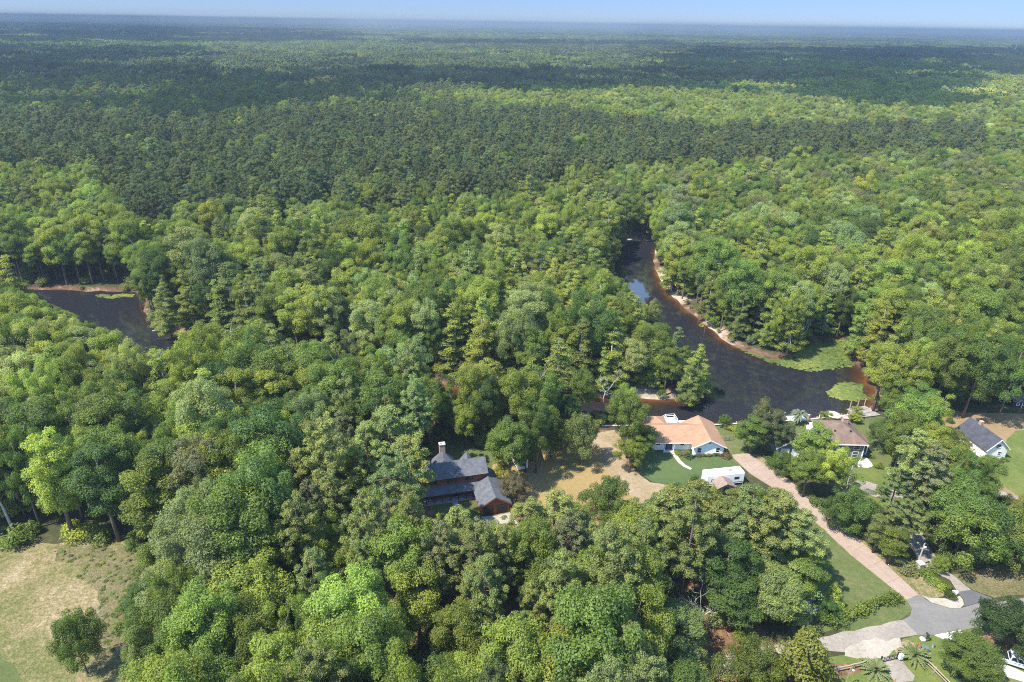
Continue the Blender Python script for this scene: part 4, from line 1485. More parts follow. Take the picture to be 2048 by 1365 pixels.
MB().tube([(0, 0, 1.2), (0, 0, 1.6), (0, 0, 2.4), (0, 0, 2.95)], [.22, .26, .16, .03], 8).build('canopy', M['blue_cover'], t)
MB().tube([(0, 0, 0), (0, 0, .12)], .35, 10).build('base', M['concrete'], t)

px_, py_ = at(1741, 836)
t = thing('old_dock', 'weathered grey plank dock with three tall pilings near the lily pads', 'dock', (px_, py_, 0), D2R(14))
q = MB()
q.slab((-2.4, .2, .35), (3.0, .2, .35), (2.4, 5.0, .3), (-3.4, 4.6, .3), .16)
q.build('deck', M['dock_wood'], t)
q = MB()
q.box((0, 1.7, .42), (3.6, .12, .14), .1)
q.box((0, 3.3, .42), (3.6, .12, .14), .1)
q.box((-1.0, 2.4, .42), (.12, 3.6, .14), .1)
q.build('frame', M['grey_metal'], t)
for x_, y_ in ((-2.2, 4.9), (.4, 5.3), (2.6, 5.5)):
    q = MB()
    q.tube([(x_, y_, -2.8), (x_, y_, 2.1)], .13, 8)
    q.build('piling', M['post_wood'], t)
px_, py_ = at(1706, 828)
t = thing('small_dock', 'short brown dock platform left of the weathered plank dock', 'dock', (px_, py_, 0), D2R(-24))
q = MB()
q.box((0, .6, .05), (1.7, 3.4, .15))
q.build('deck', M['umber_metal'], t)
for x_ in (-.7, .7):
    for y_ in (-.9, 2.1):
        q = MB()
        q.tube([(x_, y_, -2.6), (x_, y_, -.02)], .1, 6)
        q.build('piling', M['post_wood'], t)

px_, py_ = at(1663, 845)
t = thing('gazebo', 'tan canvas gazebo on the river bank behind the grey house', 'gazebo', (px_, py_, 0), D2R(15))
r = MB()
n = 8
r.add([(1.9 * math.cos(2 * math.pi * i / n), 1.9 * math.sin(2 * math.pi * i / n), 2.2) for i in range(n)] + [(1.0 * math.cos(2 * math.pi * i / n), 1.0 * math.sin(2 * math.pi * i / n), 2.65) for i in range(n)] + [(0, 0, 2.85)],
      [(i, (i + 1) % n, n + (i + 1) % n, n + i) for i in range(n)] + [(n + i, n + (i + 1) % n, 2 * n) for i in range(n)] + [tuple(range(n))[::-1]])
r.build('canopy', M['canvas'], t)
for i in range(4):
    a = math.pi / 4 + math.pi / 2 * i
    MB().tube([(1.5 * math.cos(a), 1.5 * math.sin(a), 0), (1.5 * math.cos(a), 1.5 * math.sin(a), 2.22)], .06, 6).build('post', M['post_wood'], t)
q = MB()
q.prism([(1.7 * math.cos(2 * math.pi * i / n), 1.7 * math.sin(2 * math.pi * i / n)) for i in range(n)], .03, .14)
q.build('floor', M['concrete'], t)

px_, py_ = at(1617, 862)
for i, (dx, dy, rz_, lb) in enumerate(((0, 0, .5, 'white garden chair on the lawn behind the yellow green tree, the nearer of two'), (.9, 1.2, -.3, 'white garden chair on the lawn behind the yellow green tree, the farther of two'))):
    t = thing('garden_chair', lb, 'chair', (px_ + dx, py_ + dy, 0), rz_, 'white garden chairs on the riverside lawn')
    q = MB()
    q.box((0, 0, .42), (.75, .75, .07))
    q.build('seat', M['white_paint'], t)
    q = MB()
    q.slab((-.38, .36, .45), (.38, .36, .45), (.34, .68, 1.25), (-.34, .68, 1.25), .06)
    q.build('backrest', M['white_paint'], t)
    for s in (-1, 1):
        q = MB()
        q.box((s * .42, 0, .62), (.1, .8, .05))
        q.build('armrest', M['white_paint'], t)
        for y_ in (-.32, .32):
            q = MB()
            q.box((s * .4, y_, .3), (.07, .07, .6))
            q.build('leg', M['white_paint'], t)
for px, lb in (((1616, 839), 'short round brick coloured piling post right of the pale palm'), ((1638, 838), 'short white piling post left of the tan gazebo')):
    t = thing('mooring_post', lb, 'post', (*at(*px), 0), 0, 'mooring posts along the bulkhead')
    MB().tube([(0, 0, -.5), (0, 0, 1.2)], .28 if 'brick' in lb else .13, 10).build('shaft', M['brick'] if 'brick' in lb else M['white_paint'], t)
    MB().tube([(0, 0, 1.2), (0, 0, 1.32)], .33 if 'brick' in lb else .17, 10).build('cap', M['concrete'], t)
px_, py_ = at(1597, 843)
t = thing('boat_ramp', 'white boat landing with sloping rail beside the pale palm', 'dock', (px_, py_, 0), D2R(5))
q = MB()
q.box((0, 1.3, .05), (4.6, 2.2, .16))
q.build('deck', M['white_trim'], t)
q = MB()
q.slab((-2.4, 1.6, .1), (-2.4, 2.6, .1), (-5.2, 2.6, -.95), (-5.2, 1.6, -.95), .1)
q.build('gangway', M['concrete'], t)
rails(MB(), [(-2.3, 2.7, .1), (-3.8, 2.7, -.45), (-5.2, 2.7, -.95)], .9).build('railing', M['white_trim'], t)
# low green chain fence on the tan house lawn
t = thing('lawn_fence', 'low dark green wire fence across the side lawn of the tan roofed house', 'fence', (0, 0, 0))
a, b = Vector((*at(1449, 883), 0)), Vector((*at(1466, 881), 0))
for u in (0, .5, 1):
    p = a.lerp(b, u)
    MB().tube([p, p + Vector((0, 0, 1.1))], .05, 5).build('post', M['green_metal'], t)
q = MB()
dv = b - a
for z in (.15, .4, .65, .9, 1.08):
    q.tube([a + Vector((0, 0, z)), b + Vector((0, 0, z))], .022, 4)
for i in range(14):
    p = a.lerp(b, (i + .5) / 14)
    q.tube([p + Vector((0, 0, .1)), p + Vector((0, 0, 1.08))], .014, 4)
q.build('wire_mesh', M['green_metal'], t)

# ------------------------------------------------------------------ pickup
t = thing('pickup_truck', 'light grey crew cab pickup with black bed cover on the white driveway', 'pickup truck', (77.7, 74.5, .036), D2R(-25))
b = MB()
Wt = .98
b.profile([(-2.9, .55), (-2.35, .5), (2.5, .45), (2.88, .55), (2.92, .95), (2.82, 1.12), (1.15, 1.22), (-2.88, 1.22)], (1, 0), (0, 1), -Wt, Wt)
b.build('body', M['truck_paint'], t, .06)
c = MB()
lo = [(-.95, -.95), (1.32, -.95), (1.32, .95), (-.95, .95)]
hi = [(-.78, -.76), (.52, -.76), (.52, .76), (-.78, .76)]
c.add([(x, y, 1.2) for x, y in lo] + [(x, y, 1.9) for x, y in hi], [(0, 1, 5, 4), (1, 2, 6, 5), (2, 3, 7, 6), (3, 0, 4, 7), (4, 5, 6, 7), (3, 2, 1, 0)])
c.build('cab', M['truck_paint'], t, .05)


def lerp3(a, b, u):
    return tuple(a[i] + (b[i] - a[i]) * u for i in range(3))


def pane(name, q4, inset, off):
    """a glass sheet laid on the sloping cab side q4 = bottom two, top two corners"""
    A, B, C_, D = (Vector(p) for p in q4)
    nrm = (B - A).cross(D - A).normalized()
    P = []
    for u, v in ((inset[0], inset[2]), (inset[1], inset[2]), (inset[1], inset[3]), (inset[0], inset[3])):
        p = A.lerp(B, u).lerp(D.lerp(C_, u), v)
        P.append(p + nrm * off)
    mb = MB()
    mb.add(P + [p - nrm * .03 for p in P], [(0, 1, 2, 3), (7, 6, 5, 4), (0, 4, 5, 1), (1, 5, 6, 2), (2, 6, 7, 3), (3, 7, 4, 0)])
    return mb.build(name, M['glass'], t)


pane('windscreen', [(1.32, -.95, 1.2), (1.32, .95, 1.2), (.52, .76, 1.9), (.52, -.76, 1.9)], (.05, .95, .08, .92), .012)
pane('rear_window', [(-.95, .95, 1.2), (-.95, -.95, 1.2), (-.78, -.76, 1.9), (-.78, .76, 1.9)], (.1, .9, .15, .88), .012)
pane('side_window', [(-.95, -.95, 1.2), (1.32, -.95, 1.2), (.52, -.76, 1.9), (-.78, -.76, 1.9)], (.07, .46, .12, .88), .012)
pane('side_window', [(-.95, -.95, 1.2), (1.32, -.95, 1.2), (.52, -.76, 1.9), (-.78, -.76, 1.9)], (.50, .90, .12, .88), .012)
pane('side_window', [(1.32, .95, 1.2), (-.95, .95, 1.2), (-.78, .76, 1.9), (.52, .76, 1.9)], (.1, .5, .12, .88), .012)
pane('side_window', [(1.32, .95, 1.2), (-.95, .95, 1.2), (-.78, .76, 1.9), (.52, .76, 1.9)], (.54, .93, .12, .88), .012)
q = MB()
q.box((-1.93, 0, 1.25), (1.78, 1.76, .07))
q.build('bed_cover', M['black_metal'], t, .02)
for x_ in (-1.85, 1.95):
    for s in (-1, 1):
        q = MB()
        q.tube([(x_, s * .72, .41), (x_, s * 1.0, .41)], .41, 18)
        wl = q.build('wheel', M['rubber'], t)
        q = MB()
        q.tube([(x_, s * .99, .41), (x_, s * 1.012, .41)], .26, 12)
        q.build('rim', M['rim_metal'], wl)
for s in (-1, 1):
    q = MB()
    q.box((2.86, s * .74, .92), (.12, .42, .2))
    q.build('headlight', M['headlight'], t, .02)
    q = MB()
    q.box((-2.9, s * .86, 1.0), (.06, .16, .36))
    q.build('tail_light', M['red_lamp'], t)
    q = MB()
    q.box((1.0, s * 1.1, 1.3), (.14, .24, .2))
    q.build('wing_mirror', M['black_metal'], t, .02)
q = MB()
q.box((2.93, 0, .85), (.06, 1.0, .36))
q.build('grille', M['black_metal'], t)
q = MB()
q.box((2.95, 0, .55), (.16, 1.9, .2))
q.build('bumper', M['rim_metal'], t, .03)
for s in (-1, 1):
    q = MB()
    for x_ in (.2, 1.12):
        q.box((x_ - .35, s * .985, .98), (.2, .02, .05))
    q.build('door_handle', M['black_metal'], t)

# ------------------------------------------------------------------ street furniture
pl, pr = Vector((*at(1760, 1327), 0)), Vector((*at(1793, 1319), 0))
t = thing('farm_gate', 'black metal double gate across the gravel drive', 'gate', pl, math.atan2((pr - pl).y, (pr - pl).x))
L = (pr - pl).length
for x_ in (0, L):
    q = MB()
    q.box((x_, 0, .75), (.16, .16, 1.5))
    q.build('gate_post', M['black_metal'], t)
for k, (x0, x1) in enumerate(((.1, L / 2 - .03), (L / 2 + .03, L - .1))):
    q = MB()
    for z in (.22, .5, .8, 1.1):
        q.tube([(x0, 0, z), (x1, 0, z)], .035, 5)
    for i in range(4):
        x_ = x0 + (x1 - x0) * i / 3
        q.tube([(x_, 0, .2), (x_, 0, 1.2)], .035, 5)
    q.build('gate_leaf', M['black_metal'], t)
t = thing('keypad_box', 'white gate opener box beside the right gate post', 'box', (*at(1799, 1321), 0), .2)
q = MB()
q.box((0, 0, .85), (.62, .5, .9))
q.build('cabinet', M['white_paint'], t, .03)
q = MB()
q.box((0, 0, .2), (.3, .3, .4))
q.build('stand', M['grey_metal'], t)


def rail_fence(pts, label, nrail=2, h=1.15):
    t = thing('rail_fence', label, 'fence', (0, 0, 0), 0, 'split rail fences beside the gate drive')
    P = [Vector((*at(*p), 0)) for p in pts]
    for a, b in zip(P[:-1], P[1:]):
        n = max(1, round((b - a).length / 2.6))
        for i in range(n + (b is P[-1])):
            p = a.lerp(b, i / n)
            q = MB()
            q.box((p.x, p.y, h / 2), (.16, .16, h))
            q.build('post', M['fence_wood'], t)
        for z in (h * .45, h * .88)[:nrail]:
            q = MB()
            q.tube([a + Vector((0, 0, z)), b + Vector((0, 0, z))], .075, 5)
            q.build('rail', M['fence_wood'], t)
    return t


rail_fence([(1845, 1324), (1868, 1346), (1910, 1388)], 'long grey split rail fence running down the lawn from the gate palm')
rail_fence([(1707, 1338), (1742, 1328)], 'short split rail fence left of the metal gate')
rail_fence([(1640, 1356), (1674, 1345), (1704, 1339)], 'dark low rail fence beside the yellow magnolia tree')

t = thing('utility_pole', 'leaning pale wooden utility pole at the far drive entrance', 'pole', (*at(1832, 1137), 0))
MB().tube([(0, 0, 0), (.12, .1, 5.6)], [.15, .11], 9).build('shaft', M['pale_bark'], t)
q = MB()
q.box((.35, 0, 4.9), (.3, .25, .22))
q.tube([(.1, 0, 4.9), (.3, 0, 4.95)], .03, 5)
q.build('lamp', M['white_paint'], t)
t = thing('yard_light', 'thin pole with a white lamp beside the mulched bed', 'lamp post', (*at(1689, 1374), 0))
MB().tube([(0, 0, 0), (.08, 0, 3.9)], .06, 7).build('pole', M['post_wood'], t)
MB().tube([(.08, 0, 3.85), (.5, 0, 3.55)], .035, 5).build('arm', M['post_wood'], t)
MB().tube([(.5, 0, 3.6), (.5, 0, 3.5), (.5, 0, 3.36)], [.1, .17, .09], 10).build('lamp_shade', M['white_paint'], t)
t = thing('marker_post', 'short rusty orange marker post at the bottom edge of the gate drive', 'post', (*at(1786, 1372), 0))
MB().tube([(0, 0, 0), (.05, 0, 1.5)], .075, 7).build('shaft', M['orange_paint'], t)
MB().tube([(.05, 0, 1.5), (.05, 0, 1.58)], [.09, .05], 7).build('cap', M['umber_metal'], t)
t = thing('fire_hydrant', 'red fire hydrant on the street lawn', 'hydrant', (*at(1836, 1296), 0))
MB().tube([(0, 0, 0), (0, 0, .08), (0, 0, .1), (0, 0, .75), (0, 0, .95), (0, 0, 1.05)], [.26, .26, .19, .19, .17, .05], 10).build('barrel', M['red_paint'], t)
q = MB()
q.tube([(-.32, 0, .6), (.32, 0, .6)], .1, 8)
q.tube([(0, 0, .6), (0, -.32, .6)], .12, 8)
q.build('nozzle', M['red_paint'], t)
t = thing('utility_cabinet', 'low grey green utility cabinet beside the red hydrant', 'cabinet', (*at(1848, 1301), 0), D2R(-12))
q = MB()
q.box((0, 0, .42), (1.2, .9, .74), 0, 0, .94)
q.build('cabinet', M['green_metal'], t, .03)
q = MB()
q.box((0, 0, .03), (1.5, 1.2, .06))
q.build('pad', M['concrete'], t)
t = thing('mailbox', 'dark mailbox on a post at the asphalt edge', 'mailbox', (*at(1852, 1279), 0), D2R(10))
q = MB()
q.box((0, 0, .5), (.1, .1, 1.0))
q.build('post', M['dark_trim'], t)
q = MB()
q.profile([(-.13, 1.0), (.13, 1.0), (.13, 1.18), (.07, 1.28), (-.07, 1.28), (-.13, 1.18)], (1, 0), (0, 1), -.3, .3)
q.build('box', M['dark_trim'], t)
t = thing('meter_lid', 'white round lid on the grass behind the red hydrant', 'lid', (*at(1845, 1279), 0))
MB().tube([(0, 0, 0), (0, 0, .12)], .42, 14).build('cover', M['stone_white'], t)
MB().tube([(0, 0, .12), (0, 0, .16)], .1, 8).build('handle', M['grey_metal'], t)
t = thing('dark_stake', 'short dark bent stake on the grass right of the white lid', 'stake', (*at(1855, 1283), 0))
MB().tube([(-.3, 0, 0), (0, 0, .25), (.35, .1, .45)], [.08, .1, .08], 6).build('shaft', M['dark_trim'], t)
MB().box((.4, .12, .5), (.24, .2, .14)).build('head', M['dark_trim'], t)
t = thing('pedestal', 'slim pale cable pedestal on the street lawn right of the hydrant', 'pedestal', (*at(1865, 1296), 0))
MB().box((0, 0, .42), (.22, .22, .84)).build('shaft', M['grey_tarp'], t, .02)
MB().box((0, 0, .87), (.26, .26, .07)).build('cap', M['green_metal'], t)
t = thing('gate_pillar', 'square tan pillar below the utility pole', 'pillar', (*at(1836, 1142), 0), .25)
MB().box((0, 0, .9), (.95, .95, 1.8)).build('shaft', M['canvas'], t)
MB().box((0, 0, 1.86), (1.15, 1.15, .12)).build('cap', M['concrete'], t)
t = thing('gate_rail', 'grey timber rail barrier under the oaks beside the winding drive', 'barrier', (*at(1886, 1133), 0), .1)
for x_ in (0, 1.5):
    MB().box((x_, 0, .7), (.22, .22, 1.4)).build('post', M['fence_wood'], t)
for z in (.5, 1.0):
    MB().tube([(0, 0, z), (1.5, 0, z)], .07, 5).build('rail', M['fence_wood'], t)
for i, (px, s) in enumerate((((1901, 1190), .55), ((1906, 1189), .6), ((1910, 1187), .5))):
    g_ = np.random.default_rng(40 + i)
    bm = bpy.data.meshes.new('stone')
    d_ = rand_dirs(g_, 1)
    mb = MB()
    nn, mm = 8, 5
    vs = [(0, 0, .5 * s)]
    for a in range(1, mm):
        for b_ in range(nn):
            th, ph = math.pi * a / mm, 2 * math.pi * b_ / nn
            k = s * g_.uniform(.82, 1.12)
            vs.append((k * math.sin(th) * math.cos(ph) * 1.2, k * math.sin(th) * math.sin(ph) * .9, s * .42 + k * .6 * math.cos(th)))
    vs.append((0, 0, 0))
    fs = [(0, 1 + b_, 1 + (b_ + 1) % nn) for b_ in range(nn)]
    for a in range(mm - 2):
        for b_ in range(nn):
            fs.append((1 + a * nn + b_, 1 + (a + 1) * nn + b_, 1 + (a + 1) * nn + (b_ + 1) % nn, 1 + a * nn + (b_ + 1) % nn))
    fs += [(1 + (mm - 2) * nn + b_, len(vs) - 1, 1 + (mm - 2) * nn + (b_ + 1) % nn) for b_ in range(nn)]
    mb.add(vs, fs)
    o = mb.build('stone', M['stone_white'])
    o.location = (*at(*px), .03)
    tag(o, ('left white stone of three', 'middle white stone of three', 'right white stone of three')[i] + ' between the two drives', 'stone', 'white stones at the drive corner')

# mast and barns far off
mx_, my_ = at_d(2026.5, 112, 2900)
t = thing('radio_mast', 'thin white lattice radio mast far off near the horizon', 'mast', (mx_, my_, 0))
q = MB()
HM, wM = 72, 1.5
co = [(wM * math.cos(a), wM * math.sin(a)) for a in (0, 2.094, 4.189)]
for x_, y_ in co:
    q.tube([(x_, y_, 0), (x_, y_, HM)], .32, 4)
q.build('leg_frame', M['white_paint'], t)
q = MB()
for k in range(24):
    z0, z1 = HM * k / 24, HM * (k + 1) / 24
    for i in range(3):
        a, b = co[i], co[(i + 1) % 3]
        q.tube([(*a, z0), (*b, z1)], .16, 3)
q.build('bracing', M['white_paint'], t)
for px, dist, lb in (((318, 172), 1080, 'left of two white roofed barns far off in the shaded forest'), ((366, 178), 1040, 'right of two white roofed barns far off in the shaded forest')):
    x_, y_ = at_d(*px, dist)
    t = thing('barn', lb, 'barn', (x_, y_, 0), D2R(-6), 'white roofed barns in the far forest')
    gable_walls(MB(), -6, 6, -3, 3, 16.5, 18).build('wall', M['grey_siding'], t)
    gable_roof(MB(), -6.3, 6.3, -3.5, 3.5, 16.6, 18.3).build('roof', M['white_paint'], t)

# ------------------------------------------------------------------ where the trees stand
TINT = {'fpine': (.128, .158, .058), 'lime': (.258, .300, .052), 'yel': (.285, .312, .050), 'oak': (.135, .140, .062), 'magn': (.255, .262, .048), 'mid': (.166, .212, .040), 'deep': (.108, .158, .034), 'dark': (.056, .085, .024),
        'olive': (.205, .235, .068), 'olive2': (.180, .210, .066), 'sage': (.195, .230, .080), 'cyp': (.262, .298, .060), 'cyp2': (.198, .230, .060),
        'rust': (.150, .130, .072), 'grey': (.200, .215, .095), 'brownpine': (.198, .205, .088), 'pale': (.310, .335, .112)}
TONE = {'fpine': 'dark olive', 'oak': 'brownish green', 'magn': 'yellowish green', 'lime': 'light green', 'yel': 'yellow green', 'mid': 'mid green', 'deep': 'deep green', 'dark': 'dark green', 'olive': 'olive', 'olive2': 'dull olive', 'sage': 'sage green',
        'cyp': 'bright feathery', 'cyp2': 'soft green', 'rust': 'rusty brown', 'grey': 'greyish', 'brownpine': 'brownish', 'pale': 'pale green'}
CLEAR = [
    [(-50, 1118), (60, 1106), (200, 1098), (262, 1102), (284, 1128), (240, 1190), (222, 1260), (215, 1400), (-50, 1400)],
    [(858, 945), (872, 915), (880, 886), (895, 886), (915, 925), (970, 915), (996, 965), (1019, 1000), (1018, 1030), (962, 1036), (905, 1016), (860, 1010)],
    [(1052, 938), (1090, 938), (1176, 940), (1182, 985), (1150, 1000), (1062, 1004)],
    [(1178, 880), (1226, 874), (1236, 930), (1330, 972), (1270, 985), (1215, 950)],
    [(1298, 886), (1316, 846), (1440, 850), (1476, 905), (1500, 905), (1600, 985), (1760, 1125), (1850, 1190), (1813, 1202), (1640, 1053), (1560, 985), (1500, 955), (1478, 936), (1420, 942), (1345, 938), (1300, 925), (1285, 910)],
    [(1592, 1012), (1650, 1062), (1668, 1110), (1690, 1150), (1690, 1190), (1800, 1200), (1822, 1216), (1790, 1240), (1640, 1262), (1660, 1300), (1640, 1400), (2100, 1400), (2100, 1190), (1990, 1204), (1940, 1176), (1880, 1150), (1895, 1190), (1838, 1196), (1700, 1110)],
    [(1238, 515), (1256, 494), (1312, 488), (1304, 532), (1340, 572), (1440, 680), (1500, 690), (1560, 705), (1640, 680), (1700, 722), (1732, 762), (1738, 800), (1640, 838), (1560, 842), (1460, 846), (1330, 846), (1225, 846), (1215, 800), (1390, 797), (1424, 770), (1395, 705), (1322, 640), (1282, 590), (1230, 545)],
    [(66, 586), (150, 584), (280, 598), (278, 640), (330, 672), (425, 690), (395, 699), (262, 692), (206, 650), (124, 616)],
    [(1454, 686), (1500, 708), (1560, 722), (1630, 698), (1700, 688), (1704, 733), (1660, 741), (1575, 736), (1490, 709)],
    [(1440, 1278), (1560, 1278), (1600, 1262), (1690, 1300), (1690, 1420), (1440, 1420)],
    [(1162, 952), (1266, 952), (1272, 1030), (1166, 1030)],
    [(1415, 938), (1488, 934), (1490, 964), (1422, 962)],
    [(876, 768), (936, 770), (930, 782), (890, 776)],
    [(1662, 884), (1690, 838), (1712, 842), (1738, 890), (1736, 932), (1700, 912)],
    [(1555, 902), (1580, 882), (1604, 900), (1600, 912)],
    [(1720, 932), (1758, 928), (1768, 955), (1726, 962)],
    [(1912, 832), (2100, 826), (2100, 1010), (2012, 985), (2012, 925), (1970, 905), (1940, 862)],
    [(1596, 850), (1640, 843), (1640, 872), (1600, 872)],
    [(1710, 842), (1775, 826), (1770, 850), (1726, 880)],
    [(1040, 885), (1060, 905), (1052, 932), (1030, 915)],
    [(332, 282), (350, 272), (354, 276), (340, 286)],
    [(728, 206), (788, 204), (796, 207), (742, 211)],
]
# zones by where the crown shows: polygon, list of (kind, tint, weight)
PINEMIX = [('pine', 'olive', 5), ('pine', 'olive2', 3), ('broadleaf', 'mid', .9), ('pine', 'brownpine', .8)]
CYP = [('cypress', 'cyp', 4.5), ('cypress', 'cyp2', 3), ('broadleaf', 'mid', 1.8), ('broadleaf', 'lime', 2.2), ('broadleaf', 'pale', .8), ('broadleaf', 'sage', .6), ('broadleaf', 'deep', .8)]
ZONES = [
    ([(560, 1010), (640, 930), (730, 830), (810, 830), (860, 935), (880, 1025), (960, 1060), (1010, 1190), (920, 1240), (760, 1170), (590, 1180)], PINEMIX),
    ([(880, 1040), (1020, 1010), (1180, 1020), (1260, 990), (1380, 935), (1500, 955), (1610, 1030), (1650, 1110), (1620, 1190), (1400, 1240), (1240, 1250), (1000, 1240)], PINEMIX),
    ([(1745, 880), (1860, 880), (1850, 1080), (1760, 1060)], [('pine', 'olive', 3), ('broadleaf', 'mid', 2), ('broadleaf', 'lime', 1)]),
    ([(380, 1130), (760, 1140), (1000, 1240), (1010, 1400), (380, 1400)], [('broadleaf', 'lime', 2), ('broadleaf', 'mid', 3), ('broadleaf', 'yel', .8), ('broadleaf', 'deep', 1.5), ('pine', 'olive', .6)]),
    ([(210, 1080), (400, 1100), (420, 1400), (190, 1400)], [('broadleaf', 'sage', 2), ('broadleaf', 'mid', 2), ('broadleaf', 'lime', 1.4), ('broadleaf', 'grey', .7)]),
    ([(0, 580), (160, 600), (420, 690), (640, 740), (560, 800), (300, 830), (-100, 800), (-100, 580)], [('broadleaf', 'lime', 3), ('broadleaf', 'mid', 2), ('broadleaf', 'pale', 1.2), ('broadleaf', 'yel', .6), ('cypress', 'cyp', 1), ('broadleaf', 'deep', .5)]),
    ([(-100, 800), (300, 830), (620, 780), (700, 860), (560, 1010), (400, 1100), (-100, 1100)], [('broadleaf', 'mid', 4), ('broadleaf', 'lime', 2), ('broadleaf', 'deep', 2), ('broadleaf', 'sage', .9), ('broadleaf', 'grey', .4), ('cypress', 'cyp2', .5)]),
    ([(600, 720), (1230, 780), (1260, 980), (880, 960), (800, 830), (700, 860)], [('broadleaf', 'deep', 3), ('broadleaf', 'mid', 3), ('broadleaf', 'lime', .8), ('pine', 'olive', .8), ('cypress', 'cyp2', .6)]),
    ([(280, 580), (460, 400), (700, 430), (1180, 350), (1260, 440), (1250, 500), (1400, 700), (1400, 790), (870, 765), (420, 690)], CYP),
    ([(1180, 350), (1330, 330), (2100, 310), (2100, 420), (1240, 430)], [('broadleaf', 'lime', 2), ('broadleaf', 'mid', 3), ('cypress', 'cyp', 1), ('broadleaf', 'grey', 1.2), ('broadleaf', 'pale', .8)]),
    ([(1300, 420), (2100, 400), (2100, 640), (1700, 730), (1350, 580)], [('broadleaf', 'mid', 3.4), ('broadleaf', 'lime', 3), ('cypress', 'cyp', 2.5), ('broadleaf', 'deep', .9), ('broadleaf', 'sage', .9), ('broadleaf', 'pale', 1.2)]),
    ([(1690, 620), (2100, 600), (2100, 850), (1740, 830)], [('broadleaf', 'deep', 2), ('broadleaf', 'mid', 3), ('broadleaf', 'lime', 1.4), ('cypress', 'cyp', .8)]),
    ([(-100, 345), (200, 335), (255, 440), (230, 500), (-100, 500)], [('broadleaf', 'lime', 4), ('broadleaf', 'mid', 3), ('pine', 'olive', 2)]),
    ([(-100, 440), (260, 440), (460, 410), (430, 560), (280, 590), (-100, 590)], [('broadleaf', 'mid', 3), ('broadleaf', 'lime', 2), ('pine', 'olive', 1.4), ('cypress', 'cyp', 1), ('broadleaf', 'deep', 1)]),
    ([(-100, 225), (450, 240), (700, 222), (1080, 225), (1600, 285), (1600, 322), (1260, 335), (1180, 390), (480, 410), (250, 450), (-100, 340)], [('pine', 'fpine', 9), ('pine', 'olive2', 1.6), ('broadleaf', 'mid', .9), ('broadleaf', 'lime', .25)]),
    ([(1340, 262), (1960, 255), (1960, 305), (1340, 312)], [('pine', 'fpine', 6), ('pine', 'olive2', 1), ('broadleaf', 'mid', .5)]),
    ([(820, 190), (1300, 170), (2100, 150), (2100, 300), (1340, 270), (1080, 225)], [('broadleaf', 'lime', 4), ('broadleaf', 'mid', 1.6), ('broadleaf', 'pale', 1.8), ('broadleaf', 'yel', .6)]),
]
DEFAULT = [('broadleaf', 'mid', 3), ('broadleaf', 'lime', 1), ('pine', 'olive2', 2), ('broadleaf', 'deep', 1)]

